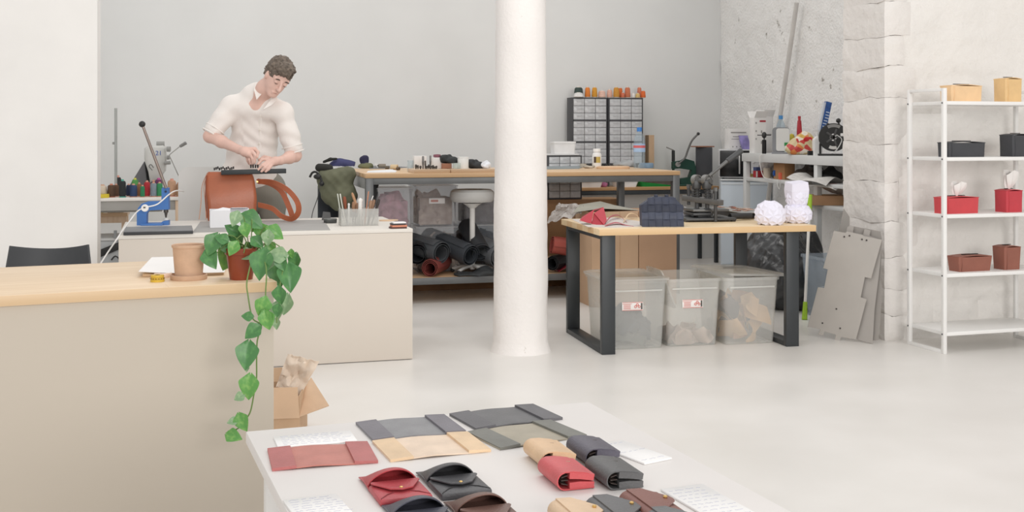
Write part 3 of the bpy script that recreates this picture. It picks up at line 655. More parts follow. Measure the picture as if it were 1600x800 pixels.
for i, (cv, x, y, L_, ang, kind) in enumerate(leaves):
    px, py = cv(x, y); sc = 4.21 if cv is c4 else 3.636; hang = py > 432
    d = 3.40 if hang and px < 432 else (3.52+.14*rr.random() if hang else 3.60+.16*rr.random())
    if px < 345: d = 3.66
    pos = PD(px, py, d); ln = L_/sc*d/F
    a = R(ang); tip = V((math.cos(a), rr.uniform(-.35, .1), -math.sin(a))).normalized()
    nrm = V((rr.uniform(-.35, .35), -1, rr.uniform(.05, .6))); nrm = (nrm-tip*nrm.dot(tip)).normalized(); sd = nrm.cross(tip)
    o = LM[kind] if LM[kind].parent is None else LM[kind].copy()
    if o.parent is None and o.name in C.objects: pass
    else: C.objects.link(o)
    m = Matrix((tip*ln, sd*ln, nrm*ln)).transposed().to_4x4(); m.translation = pos-tip*ln*.42-pp
    o.parent = PL; o.matrix_local = m
def stem(pts, r=.0022, mat=None):
    pts = wavy([PD(*p)-pp for p in pts], 5); B().tube(pts, r, 6).ob('stem', mat or M('#6f8a4c', .6), PL)
stem([(*c4(395, 400), 3.68), (*c4(380, 455), 3.60), (*c4(360, 560), 3.55), (*c4(370, 650), 3.50), (*c4(385, 740), 3.46), (*c5(240, 70), 3.44), (*c5(285, 105), 3.43), (*c5(262, 190), 3.43), (*c5(258, 300), 3.43), (*c5(257, 410), 3.43), (*c5(240, 510), 3.43), (*c5(225, 585), 3.43), (*c5(205, 625), 3.43), (*c5(150, 690), 3.43), (*c5(95, 705), 3.43)])
stem([(*c4(430, 330), 3.70), (*c4(480, 420), 3.60), (*c4(490, 510), 3.56), (*c4(485, 600), 3.54), (*c4(483, 690), 3.52)])
stem([(*c4(420, 310), 3.72), (*c4(480, 350), 3.68), (*c4(560, 400), 3.64), (*c4(600, 440), 3.62), (*c4(580, 560), 3.6), (*c4(575, 660), 3.58), (*c4(560, 760), 3.57), (*c5(372, 90), 3.56)])
for tx, ty in ((395, 170), (290, 270), (240, 350), (340, 360), (460, 350), (540, 220), (165, 270), (150, 370), (640, 370), (300, 150), (500, 260), (600, 380)):
    stem([(*c4(390+(tx-390)*.15, 335), 3.70), (*c4(390+(tx-390)*.55, min(ty, 300)-25 if ty < 340 else 290), 3.67), (*c4(tx, ty), 3.66)], .0017)

# ---------------------------------------------------------------- cardboard box with packing paper beside the counter
kraft = M('#c8a98a', .8, var=.05, scale=10); kraft2 = M('#d3b496', .8, var=.04, scale=10)
bx = PD(449, 690, 4.9); bx.z = 0; t = thing('cardboard_box', 'open cardboard box with crumpled kraft paper on the floor behind counter', 'box', bx, R(4))
bw, bd_, bh = .25, .3, .20; x1 = .052; x0 = x1-bw
for n_, lo, hi in (('box_wall', (x0, 0, 0), (x1, .005, bh)), ('box_wall', (x0, bd_, 0), (x1, bd_+.005, bh)), ('box_wall', (x0, .005, 0), (x0+.005, bd_, bh)), ('box_wall', (x1-.005, .005, 0), (x1, bd_, bh))): B().b2(lo, hi).ob(n_, kraft, t)
def quad(pts, t_=.004):
    pts = [V(p) for p in pts]; n = (pts[1]-pts[0]).cross(pts[2]-pts[0]).normalized(); b = B(); b.prism([(i, 0) for i in range(len(pts))], lambda x, y, h: pts[int(x)]+n*(h-t_/2), t_); return b
fl = lambda px, py, d: PD(px, py, d)-bx
def rz_(v): return Matrix.Rotation(-R(4), 4, 'Z') @ v
quad([rz_(fl(420, 606, 4.86)), rz_(fl(465, 605, 4.88)), rz_(fl(468, 653, 4.88)), rz_(fl(420, 655, 4.86))]).ob('flap', kraft2, t)
quad([rz_(fl(468, 651, 4.89)), rz_(fl(514, 634, 5.02)), rz_(fl(486, 590, 5.20)), rz_(fl(467, 618, 5.12))]).ob('flap', kraft2, t)
quad([rz_(fl(425, 575, 5.25)), rz_(fl(441, 574, 5.25)), rz_(fl(441, 605, 5.2)), rz_(fl(425, 605, 5.2))]).ob('flap', kraft, t)
def crum(u, v):
    a = fl(430+20*v*0, 0, 5)  # unused anchor
    tl, tr, br, bl = [rz_(fl(*p)) for p in ((450, 553, 5.02), (499, 564, 5.0), (466, 625, 5.06), (431, 605, 5.06))]
    p = (tl*(1-u)+tr*u)*(1-v)+(bl*(1-u)+br*u)*v
    return p+V((0, .03*nz((u*3, v*3, 1)), .012*nz((u*4, v*4, 5))))
pc = tag(B().grid(crum, 16, 16, .001).ob('packing_paper', M('#ecdccb', .85, var=.03)), 'crumpled kraft packing paper sticking out of the cardboard box', 'paper'); at(pc, bx, R(4))
# ---------------------------------------------------------------- more shape helpers
def rr_out(w_, d_, r, n=4):
    pts = []
    for sx, sy, a0 in ((1, 1, 0), (-1, 1, 90), (-1, -1, 180), (1, -1, 270)):
        for k in range(n+1): a = R(a0+90*k/n); pts.append((sx*(w_/2-r)+r*math.cos(a), sy*(d_/2-r)+r*math.sin(a)))
    return pts
def loft(b, rings, cap0=True, cap1=True):
    vs = [[b.bm.verts.new(p) for p in r] for r in rings]; n = len(vs[0])
    for a, c in zip(vs, vs[1:]):
        for i in range(n): j = (i+1) % n; b.bm.faces.new((a[i], a[j], c[j], c[i]))
    if cap0: b.bm.faces.new(vs[0][::-1])
    if cap1: b.bm.faces.new(vs[-1])
    return b
def ringz(o, z): return [V((x, y, z)) for x, y in o]
def tub(b, wb, db, wt, dt, h, t=.003, r=.02, rim=.012):
    o0, o1, o2 = rr_out(wb, db, r), rr_out(wt, dt, r), rr_out(wt+2*rim, dt+2*rim, r+rim)
    i1, i0 = rr_out(wt-2*t, dt-2*t, r-t), rr_out(wb-2*t, db-2*t, r-t)
    return loft(b, [ringz(o0, 0), ringz(o1, h-.02), ringz(o2, h-.018), ringz(o2, h), ringz(i1, h), ringz(i0, t)])
def lump(name, pts, h, mat, lo=None, k=.05, amp=.006, f=40, floor_z=None, parent=None, smooth=1):
    P_ = np.array([p[0] for p in pts]); rm = max(max(p[1]) if hasattr(p[1], '__len__') else p[1] for p in pts)+.05
    s = SDF(P_.min(0)-rm, P_.max(0)+rm, h)
    for p in pts: s.ell(p[0], p[1] if hasattr(p[1], '__len__') else (p[1],)*3, None, k)
    if amp: s.warp(lambda x, y, z: amp*(np.sin(f*x+1.3*np.sin(f*.7*z))*np.sin(f*.9*z+1.7*np.sin(f*.5*y+x*9))+.6*np.sin(f*1.9*y+f*1.1*z)*np.sin(f*1.6*x)))
    if floor_z is not None: s.cut((0, 0, -1), -floor_z)
    return s.mesh(name, mat, parent, smooth)
def text(s_, size, depth, mat, name, parent, m):
    cu = bpy.data.curves.new('lettering', 'FONT'); cu.body = s_; cu.size = size; cu.extrude = depth; cu.align_x = 'CENTER'; cu.align_y = 'CENTER'
    o = bpy.data.objects.new('lettering', cu); C.objects.link(o); bpy.context.view_layer.update()
    me = bpy.data.meshes.new_from_object(o.evaluated_get(bpy.context.evaluated_depsgraph_get())); bpy.data.objects.remove(o)
    me.materials.clear(); r = link(name, me, mat, parent); r.matrix_local = m; return r
FACE = Matrix.Rotation(R(90), 4, 'X')                         # text plane turned to face the camera
def bframe(px, py, z=0): p_ = G(px, py, .764+z); return p_
# ---------------------------------------------------------------- things on the cream bench
ce, w_, d_, a = rect4((203, 357.5), (301, 354.5), (300, 362), (186, 365.5), .774)
ce.z = .764; t = thing('steel_plate', 'dark grey steel slab at the left end of the cream bench', 'plate', ce, BA)
B().box((0, 0, .010), (w_, d_, .020), .003).ob('slab', M('#7b7c7e', .4, metal=.3, var=.05), t); B().box((0, -d_/2-.004, .009), (w_, .008, .017), .003).ob('edge_strip', M('#3d3e40', .5), t)
ce, w_, d_, a = rect4((309, 346), (505, 344), (516, 358.5), (306, 363.5), .766); ce.z = .764
t = tag(B().box((0, 0, .0015), (w_, d_, .003), .001).ob('cutting_mat', M('#a7a5a2', .7, var=.04)), 'flat grey cutting mat on the cream bench', 'cutting mat'); at(t, ce, a)
# blue press
p = G(236, 351.5, .764); t = thing('bench_press', 'blue C-frame hand press with long lever and black knob', 'press', p, R(6)); d = p.y
def c1(x, y): e = PD(150+x/5.333, 270+y/5.333, d)-p; return (e.x, max(e.z, .0))
poly = [c1(*xy) for xy in [(350, 452), (350, 330), (360, 290), (390, 255), (440, 237), (550, 235), (550, 130), (560, 122), (605, 125), (607, 305), (550, 307), (445, 312), (430, 338), (428, 420), (540, 420), (560, 402), (607, 395), (607, 452)]]
blue = M('#4a78b8', .5, var=.05)
B().prism(poly, lambda x, y, h: V((x, h-.025, y)), .05).ob('frame', blue, t)
B().box((c1(560, 450)[0]-.06, 0, .006), (.13, .12, .012), .003).ob('foot', blue, t)
x_, z_ = c1(580, 306); B().lathe([(0, -.05), (.004, -.05), (.010, -.02), (.014, -.018), (.014, .0), (0, .0)], 12, (x_, 0, z_)).ob('punch_tip', M('#5a5652', .4, metal=.6), t)
x_, z_ = c1(582, 395); B().cyl((x_, 0, z_), (x_, 0, z_+.012), .016, n=14).ob('anvil', M('#d8d8d6', .4), t)
la, lb = PD(258, 294, d-.03)-p, PD(221, 194, d-.05)-p
lv = B().cyl(la, lb, .0095, .008).ob('lever', M('#8c7f78', .35, metal=.7, var=.1), t); B().ball(lb, .020, 2).ob('knob', M('#2c2c2c', .4), lv)
x_, z_ = c1(585, 155); B().cyl((x_, -.03, z_), (x_, .03, z_), .007, n=8).ob('pivot', M('#2c3c55', .4), t)
t = thing('cable_switch', 'white cable with round inline switch hanging in front of the blue press', 'cable', PD(227, 325, d-.08))
o0 = PD(227, 325, d-.08)
B().tube(wavy([PD(*v)-o0 for v in ((287, 299, d+.5), (275, 298, d+.2), (264, 304, d-.02), (246, 319, d-.08), (228, 324, d-.08), (215, 330, d-.08), (203, 345, d-.12), (192, 360, d-.6), (183, 373, d-.75), (170, 392, d-.72), (157, 412, d-.72))], 6), .0042, 7).ob('cord', M('#f1efec', .5), t)
sw = B().lathe([(0, -.008), (.019, -.008), (.022, -.004), (.022, .004), (.019, .008), (0, .008)], 24, (0, -.006, 0), FACE).ob('switch_body', M('#f3f1ee', .4), t); B().box((0, -.016, .004), (.012, .006, .008), .001).ob('rocker', M('#55534f', .4), sw)
# white carton
p = G(360, 356, .764); t = thing('carton', 'small open white carton on the bench behind the pothos', 'box', p, BA)
wb = M('#e9e9ec', .6, var=.01)
for lo, hi in (((-.115, 0, 0), (.0, .003, .10)), ((.0, 0, 0), (.115, .003, .092)), ((-.115, .13, 0), (.115, .133, .105)), ((-.115, .003, 0), (-.112, .13, .10)), ((.112, .003, 0), (.115, .13, .092)), ((-.002, .003, 0), (.001, .13, .085)), ((-.112, .003, 0), (.112, .13, .003))): B().b2(lo, hi).ob('carton_wall', wb, t)
quad([(-.115, .001, .10), (-.04, .03, .118), (-.0, .02, .112), (0, .001, .10)], .003).ob('flap', wb, t)
quad([(.0, .132, .105), (.112, .132, .105), (.10, .08, .112), (.01, .08, .112)], .003).ob('flap', wb, t)
# the leather bag
p = G(362, 345, .764); BAG = thing('leather_bag', 'large cognac brown leather tote bag standing on the bench', 'bag', p, BA); bgm = M('#b06444', .33, var=.12, scale=5, bump=.15, bscale=90)
px2 = lambda px, py, dd=0: Matrix.Rotation(-BA, 4, 'Z') @ (PD(px, py, p.y+dd)-p)
xl, xr = px2(322, 300).x, px2(401, 300).x; zt = px2(350, 269).z; bw_ = xr-xl; xm = (xl+xr)/2
rings = []
for k in range(17):
    v = k/16; o = rr_out(bw_*(.97+.05*math.sin(math.pi*v)-(.10*((v-.8)/.2)**2 if v > .8 else 0)-(.05*((.12-v)/.12)**2 if v < .12 else 0)), .15*(1-.62*v)+.02*math.sin(math.pi*v), .018+.012*(1-v)); rings.append([V((xm+x+.006*math.sin(5*v), y+.09+.012*math.sin(x*14+v*3)*math.sin(math.pi*v), zt*v)) for x, y in o])
loft(B(), rings).ob('body', bgm, BAG, 50)
B().tube(wavy([(xl+.004, .02, .02), (xl-.004, .02, zt*.5), (xl+.004, .045, zt*.93)], 5), .0035, 6).ob('piping', M('#8a4429', .5), BAG)
# open front gusset at the right end and the two strap loops
def strap(pts, wd, n_):
    q_ = wavy([px2(*v) for v in pts], 6); b = B(); rows = []
    for i, c_ in enumerate(q_):
        tn = (q_[min(i+1, len(q_)-1)]-q_[max(i-1, 0)]).normalized(); sd = tn.cross(V((.25, 1, .35))).normalized(); rows.append((c_-sd*wd/2, c_+sd*wd/2))
    nrm = lambda u, v: rows[min(int(round(u*(len(rows)-1))), len(rows)-1)][0]*(1-v)+rows[min(int(round(u*(len(rows)-1))), len(rows)-1)][1]*v
    b.grid(nrm, len(rows)-1, 2, .004); return b.ob(n_, bgm, BAG, 60)
strap([(402, 284, .05), (425, 285, -.05), (448, 296, -.12), (464, 315, -.16), (466, 332, -.15), (456, 342, -.12), (440, 338, -.08), (425, 326, -.03), (403, 320, .02)], .034, 'strap')
strap([(402, 283, .09), (422, 287, .1), (440, 300, .06), (452, 325, .02), (458, 343, .0)], .034, 'strap')
B().cyl(px2(402, 284, .03), px2(402, 284, .10), .006).ob('strap_ring', gold, BAG)
for dx in (0, 7): B().tube(wavy([px2(324+dx*.3, 270, .08), px2(316+dx*.4, 290, .03), px2(314+dx, 318, -.02), px2(311+dx*1.6, 343, -.03)], 6), .0028, 6).ob('cord', M('#c99a80', .6), BAG)
# clamp bar on the bag with rivets
a_, b_ = px2(347, 269, .055), px2(446, 267.5, .055); t = thing('clamp_bar', 'black bar clamped along the top of the leather bag', 'bar', p, BA)
bar = B().box((a_+b_)/2, ((b_-a_).length, .05, .03), .003, rot=Matrix.Rotation(-math.atan2(b_.z-a_.z, b_.x-a_.x), 4, 'Y')).ob('bar', M('#33383a', .5), t)
for k in range(12): c_ = px2(335+k*2.7, 266-(k % 3), .04+.02*(k % 2)); B().cyl(c_, c_+V((0, 0, .016)), .0045, n=8).ob('rivet', M('#2b2a2a', .4, metal=.5), t)
for k in range(4): c_ = px2(392+k*3.6, 262.5, .05); B().cyl(c_, c_+V((0, 0, .022)), .005, n=8).ob('rivet', M('#3b3938', .4, metal=.5), t)
# small things
p = G(516, 348.5, .764); t = thing('tin', 'small black oval tin near the tool caddy', 'tin', p, BA)
loft(B(), [ringz(rr_out(.075, .05, .02), 0), ringz(rr_out(.08, .055, .022), .004), ringz(rr_out(.08, .055, .022), .018)]).ob('base', M('#4b4d4c', .4), t); loft(B(), [ringz(rr_out(.084, .058, .023), .019), ringz(rr_out(.082, .056, .022), .027), ringz(rr_out(.07, .046, .018), .029)]).ob('lid', M('#5c5e5c', .35), t)
p = G(562.5, 353, .764); t = thing('tool_caddy', 'clear acrylic caddy for leather tools on the cream bench', 'caddy', p, BA)
cw, cdp, chh = .226, .11, .102; ac = clear('#e6e6e3', .30, .2)
for lo, hi in (((-cw/2, 0, 0), (cw/2, .004, chh)), ((-cw/2, cdp, 0), (cw/2, cdp+.004, chh)), ((-cw/2, .004, 0), (-cw/2+.004, cdp, chh)), ((cw/2-.004, .004, 0), (cw/2, cdp, chh)), ((-.002, .004, .004), (.002, cdp, chh*.9)), ((-cw/2+.004, .004, 0), (cw/2-.004, cdp, .004))): B().b2(lo, hi).ob('acrylic_wall', ac, t)
TG = 'leather tools standing in the acrylic caddy'
def tool(px, ytop, lean, r, colr, lab, kind='handle'):
    top = PD(px, ytop, p.y+.06); bot = V((top.x-lean*(top.z-.77), p.y+.06, .770)); o_ = thing('leather_tool', lab, 'tool', bot, 0, TG)
    v = top-bot; l = v.length; q_ = v.to_track_quat('Z', 'Y').to_matrix().to_4x4()
    if kind == 'handle': B().lathe([(0, l*.55), (r*.6, l*.55), (r*.75, l*.62), (r, l*.8), (r*.9, l*.95), (r*.5, l), (0, l)], 12, (0, 0, 0), q_).ob('handle', M(colr, .5, var=.1), o_); B().cyl((0, 0, 0), v*.56, r*.32, n=8).ob('shaft', M('#8d8d8d', .35, metal=.8), o_)
    elif kind == 'flat': B().box(v/2, (r*2.4, .004, l), .0015, rot=q_).ob('blade', M(colr, .4, var=.06), o_); B().cyl(v*.80, v*.80+V((0, -.006, 0)), .004, n=8).ob('dot', M('#b8423a', .5), o_)
    else: B().lathe([(0, 0), (r*.8, 0), (r, .004), (r, l*.9), (r*1.15, l*.9), (r*1.15, l), (0, l)], 12, (0, 0, 0), q_).ob('shaft', M(colr, .45, var=.05), o_); B().lathe([(0, l), (r*.8, l), (0, l+r*.6)], 10, (0, 0, 0), q_).ob('tip', M(colr, .45), o_)
for args in ((527.5, 303, -.15, .0035, '#cfd3c8', 'thin pale green handled tool, leftmost in the caddy', 'rod'), (531.5, 303, -.18, .0035, '#e0e0d6', 'thin white handled tool beside the leftmost one', 'rod'), (538, 307, -.1, .011, '#8a4a30', 'tool with thick reddish brown wooden handle'), (550, 301, -.35, .0085, '#b48a68', 'tool with slanting tan wooden handle'), (545, 318, 0, .006, '#ececea', 'short white handled tool in the caddy', 'rod'), (553, 315, .05, .012, '#9b7558', 'awl with a round brown wooden handle'), (558, 317, .1, .010, '#80604a', 'awl with darker round handle in the caddy middle'), (563, 311, .02, .013, '#efeeea', 'white capped glue bottle standing among the tools', 'rod'), (576, 299, .12, .010, '#d08a66', 'copper coloured flat tool with a red dot', 'flat'), (580, 313, .15, .011, '#a08068', 'round wooden awl handle at the caddy right'), (585, 312, .25, .010, '#8f6f58', 'tilted wooden awl handle right of the copper tool'), (592.5, 311, .3, .0095, '#3b3533', 'black handled tool leaning right in the caddy'), (583, 306, .4, .0028, '#dededc', 'thin white rod leaning right in the caddy', 'rod')):
    tool(args[0], args[1], args[2], args[3], args[4], args[5], args[6] if len(args) > 6 else 'handle')
p = G(606, 346, .764); o = tag(B().lathe([(0, 0), (.06, 0), (.062, .003), (.06, .007), (0, .007)], 24, sx=1, sy=.6).ob('wood_disc', M('#d8b99a', .6)), 'thin oval beige board lying behind the acrylic caddy', 'board'); at(o, p+V((0, .05, 0)), BA)
p = G(624, 357.5, .764); t = thing('sanding_block', 'layered sanding block with white top at the bench corner', 'block', p, BA+R(4))
for k, (cl_, hh) in enumerate((('#5a3a34', .010), ('#d98d72', .011), ('#4a4648', .008), ('#f2eff0', .008))): B().box((.004*(k % 2), .035, .005+sum((.010, .011, .008, .008)[:k])), (.095-.006*k, .06, hh), .002).ob('layer', M(cl_, .6), t)

# ---------------------------------------------------------------- tissue box covers on the rack
def shelfpt(px, zi, dy): # point on shelf zi seen at column px, dy metres behind the front edge
    f0 = s0+Matrix.Rotation(SA, 4, 'Z') @ V((0, -SD+dy, 0)); dr = V((math.cos(SA), math.sin(SA), 0)); k_ = (px-800)/F
    s_ = (k_*f0.y-f0.x)/(dr.x-k_*dr.y); r_ = f0+dr*s_; r_.z = SZ[zi]; return r_
def tissue_box(pxa, pxb, zi, ytop, lab, h, tis=None, deep=.13, flare=.02):
    a_, b_ = shelfpt(pxa, zi, .06), shelfpt(pxb, zi, .06); w_ = (b_-a_).length; c_ = (a_+b_)/2; ht = (H-(ytop-HY)*c_.y/F)-SZ[zi]
    if ytop > 250: pass
    c_ += Matrix.Rotation(SA, 4, 'Z') @ V((0, deep/2, 0)); t = thing('tissue_box', lab, 'tissue box', c_, SA+R(3), 'leather tissue boxes on the white rack'); L_ = M(h, .5, var=.05, scale=12, bump=.2, bscale=160)
    rg = [ringz(rr_out(w_*(1-flare), deep*(1-flare), .006), 0), ringz(rr_out(w_, deep, .008), ht*.5), ringz(rr_out(w_*(1+flare*.6), deep*(1+flare*.6), .006), ht*.985)]
    loft(B(), rg).ob('body', L_, t)
    def topf(u, v): x, y = (u-.5)*w_*1.02, (v-.5)*deep*1.02; return (x, y, ht*.985+.009*math.sin(math.pi*u)*.8+.003)
    B().grid(topf, 12, 6, .004).ob('lid', L_, t)
    for x in (-w_/2-.001, ): B().tube([(x+.022, -deep/2-.001, .004), (x+.025, -deep/2-.0015, ht*.5), (x+.020, -deep/2-.001, ht)], .0022, 6).ob('corner_seam', L_, t)
    B().box((0, 0, ht+.011), (w_*.5, .012, .004), .0015).ob('slot', M('#2a2422', .8), t)
    if tis:
        hh = tis; rs = random.Random(int(pxa))
        def tf(u, v): a = 2*math.pi*u; r_ = (.012+.045*v*(1-.45*v))*(1+.35*math.sin(3*a+2*v)+.15*math.sin(7*a)); return (r_*math.cos(a)*1.3+.02*v, r_*math.sin(a)*.6, ht+.009+hh*v*(1-.18*math.sin(2*a+1)))
        bt = B().grid(tf, 28, 8); bt.ob('tissue', M('#f2efec', .85, var=.02), t, 60)
for a_, b_, zi, yt, lab, hx, ts, dp, fl_ in ((1485, 1535, 0, 134, 'low natural tan tissue box on the top shelf of the rack', '#f1cc9f', None, .10, .02), (1570, 1597, 0, 123, 'cube natural tan tissue box on the top shelf of the rack', '#e9c48e', None, .10, .02),
        (1481, 1540, 1, 223, 'low black leather tissue box on the second shelf', '#45464a', None, .10, .02), (1581, 1611, 1, 211, 'cube black leather tissue box on the second shelf', '#45464a', None, .11, .02),
        (1475, 1530, 2, 309, 'low red leather tissue box with a tissue showing', '#cf4a50', .075, .10, .02), (1571.5, 1598, 2, 298, 'cube red leather tissue box with a tissue showing', '#c8434d', .10, .10, .02),
        (1497, 1550, 3, 401, 'low brown leather tissue box on the fourth shelf', '#965f50', None, .10, .06), (1568.5, 1595, 3, 386, 'cube brown leather tissue box on the fourth shelf', '#965f50', None, .10, .06)):
    tissue_box(a_, b_, zi, yt, lab, hx, ts, dp, fl_)

# ---------------------------------------------------------------- three clear bins under the right table
binm = clear('#f4f4f1', .25, .25, .2, 4); lidm = clear('#f4f4f1', .34, .25)
def bin_(px, py, lab, w_, lidpos, sticker, cont, seed):
    p = G(px, py); t = thing('storage_bin', lab, 'storage bin', p, RA, 'clear storage bins under the right table'); hh = .42; d_ = .46
    b = B(); tub(b, w_*.88, d_*.88, w_*.97, d_, hh, .003, .03, .012)
    for v in b.bm.verts: v.co.y += d_/2
    b.ob('bin', binm, t, 40)
    for x in (-w_*.3, w_*.3): B().box((x, .10, -.0), (.05, .06, .012), .003).ob('foot', lidm, t)
    B().box((0, .006-.012, hh-.06), (w_*.8, .006, .010), .002).ob('rib', lidm, t)
    if lidpos == 'on':
        l = B(); loft(l, [ringz(rr_out(w_+.03, d_+.03, .04), hh+.001), ringz(rr_out(w_+.034, d_+.034, .042), hh+.012), ringz(rr_out(w_-.03, d_-.03, .03), hh+.022), ringz(rr_out(w_-.05, d_-.05, .03), hh+.016)])
        for v in l.bm.verts: v.co.y += d_/2
        l.ob('lid', lidm, t)
    elif lidpos == 'ajar':
        l = B(); loft(l, [ringz(rr_out(w_+.05, d_+.06, .04), 0), ringz(rr_out(w_+.054, d_+.064, .042), .012), ringz(rr_out(w_, d_, .03), .02)])
        bmesh.ops.transform(l.bm, matrix=Matrix.Translation((.03, d_/2+.06, hh+.002)) @ Matrix.Rotation(R(9), 4, 'Z') @ Matrix.Rotation(R(3), 4, 'Y'), verts=l.bm.verts[:]); l.ob('lid', lidm, t)
    else:
        l = B(); loft(l, [ringz(rr_out(w_*.8, .26, .03), 0), ringz(rr_out(w_*.8, .26, .03), .01)])
        bmesh.ops.transform(l.bm, matrix=Matrix.Translation((-w_*.36, d_*.55, hh-.08)) @ Matrix.Rotation(R(-12), 4, 'Y') @ Matrix.Rotation(R(90), 4, 'Z') @ Matrix.Rotation(R(80), 4, 'X'), verts=l.bm.verts[:]); l.ob('lid', lidm, t)
    if sticker is not None:
        st = B().box((sticker, -.002+.016-.01, .265), (.135, .002, .052), .0005).ob('sticker', M('#f4f1ee', .5), t)
        rd = M('#d9695c', .6); b = B()
        for k in range(6): b.box((sticker-.035, .002, .280-.006*k), (.045 if k else .06, .001, .002))
        for k in range(2): b.box((sticker, .002, .265+(.0235 if k else -.0235)), (.13, .001, .0025))
        for k in range(3): b.lathe([(.005, 0), (.0085, 0), (.0085, .001), (.005, .001)], 14, (sticker+.03+.012*(k-1), .002, .262+(.012 if k == 1 else 0)), FACE)
        b.ob('sticker_print', rd, st); B().box((sticker+.058, .002, .265), (.010, .001, .038)).ob('sticker_code', M('#5a5652', .7), st)
    r_ = random.Random(seed); 
    for colr, n_, zmax, nm in cont:
        b = B()
        for k in range(n_):
            cx, cy, cz = r_.uniform(-w_*.3, w_*.3), r_.uniform(.05, d_*.8), r_.uniform(.03, zmax); sx = r_.uniform(.05, .11); sz = r_.uniform(.03, .08); m_ = Matrix.Translation((cx, cy, cz)) @ Matrix.Rotation(r_.uniform(-.9, .9), 4, 'Y') @ Matrix.Rotation(r_.uniform(-.7, .5), 4, 'X') @ Matrix.Rotation(r_.uniform(-1, 1), 4, 'Z')
            b.grid(lambda u, v: m_ @ V(((u-.5)*sx*2*(1-.4*v*(k % 2)), .025*math.sin(3*u+k), (v-.5)*sz*2)), 5, 4, .002)
        for v in b.bm.verts: v.co.x = max(-w_*.40, min(w_*.40, v.co.x)); v.co.y = max(.04, min(d_*.88, v.co.y)); v.co.z = max(.006, v.co.z)
        o = b.ob('scrap_pile', M(colr, .6, var=.12), t); o['kind'] = 'stuff'
bin_(996, 546.5, 'clear lidded bin of dark leather scraps behind the left loop leg', .395, 'on', -.03, [('#3c4650', 14, .16, 'd'), ('#6e746f', 5, .09, 'g')], 3)
bin_(1085, 541.5, 'clear bin with an upright lid inside, middle of the three', .365, 'in', -.01, [('#d8c1b4', 8, .06, 'd'), ('#b9a69c', 6, .05, 'd')], 4)
bin_(1175, 538.5, 'clear bin of tan leather scraps with its lid ajar', .375, 'ajar', None, [('#e2b98a', 16, .25, 'd'), ('#57484c', 7, .26, 'd'), ('#b98f72', 6, .30, 'd')], 5)
# ---------------------------------------------------------------- things on the right table
TZ = .75
def tp(px, py): return G(px, py, TZ)
def sheet(name, lab, cat, pts, z, mat, th=.002, amp=0, group=None):
    c_ = sum((G(*p, z) for p in pts), V())/len(pts); b = B(); loc = [G(*p, z)-c_ for p in pts]
    b.prism([(p.x, p.y) for p in loc], lambda x, y, h: V((x, y, h+amp*nz((x*9, y*9, 1)))), th); o = b.ob(name, mat); o.location = c_; return tag(o, lab, cat, group)
sheet('paper_sheet', 'greyish white paper sheet under the red leather pieces', 'paper', [(893, 343), (960, 340), (1000, 346), (1003, 354), (960, 356), (919, 355)], TZ, M('#d9d2cc', .8), .0015)
p = tp(922, 351); t = thing('leather_case', 'folded red leather case standing open on the table corner', 'case', p); redm, redd = M('#bf4450', .5, var=.06), M('#b03743', .5, var=.06)
def lp(px, py, dd): return PD(px, py, p.y+dd)-p
for pts, m_ in (([lp(905, 345, .0), lp(924, 349, -.02), lp(928, 328, .06), lp(909, 340, .06)], redm), ([lp(924, 351, -.02), lp(944, 352, -.04), lp(928, 333, .05)], redd), ([lp(928, 333, .04), lp(944, 352, -.05), lp(948, 343, .0), lp(943, 324, .10)], redm), ([lp(909, 339, .07), lp(928, 328, .06), lp(943, 324, .11), lp(925, 331, .14)], redd), ([lp(904, 344, -.005), lp(924, 350.5, -.025), lp(944, 353, -.045), lp(930, 346, .05), lp(909, 342, .08)], M('#e3d6c8', .7))):
    quad(pts, .0035).ob('leather_panel', m_, t)
def curl(name, lab, cat, pxs, d, wd, col_, z0=.0, grp=None):
    pts = wavy([tp(*a)+V((0, 0, z0+a_z)) for a, a_z in pxs], 6); c_ = pts[0].copy(); c_.z = TZ
    def fn(u, v): i = min(int(round(u*(len(pts)-1))), len(pts)-1); return pts[i]-c_+V((0, (v-.5)*wd*(.5+math.sin(math.pi*u)), .004*math.sin(6*u)))
    o = B().grid(fn, len(pts)-1, 3, .002).ob(name, M(col_, .55, var=.08)); o.location = c_; return tag(o, lab, cat, grp)
LG = 'loose leather offcuts on the right table'
curl('leather_offcut', 'curved dark red leather offcut beside the open case', 'leather piece', [((945, 351), .004), ((955, 344), .02), ((968, 342), .024), ((980, 349), .004)], 0, .05, '#b0505a', .002, LG)
curl('leather_offcut', 'flat pinkish red leather offcut in front of the woven bag', 'leather piece', [((945, 354), .002), ((962, 351), .008), ((975, 352), .006), ((990, 354), .002)], 0, .06, '#c06a72', .002, LG)
curl('leather_offcut', 'pale tan curled leather offcut left of the woven bag', 'leather piece', [((974, 349), .004), ((983, 342), .028), ((994, 342), .03), ((1003, 348), .004)], 0, .05, '#e6c7a0', .002, LG)
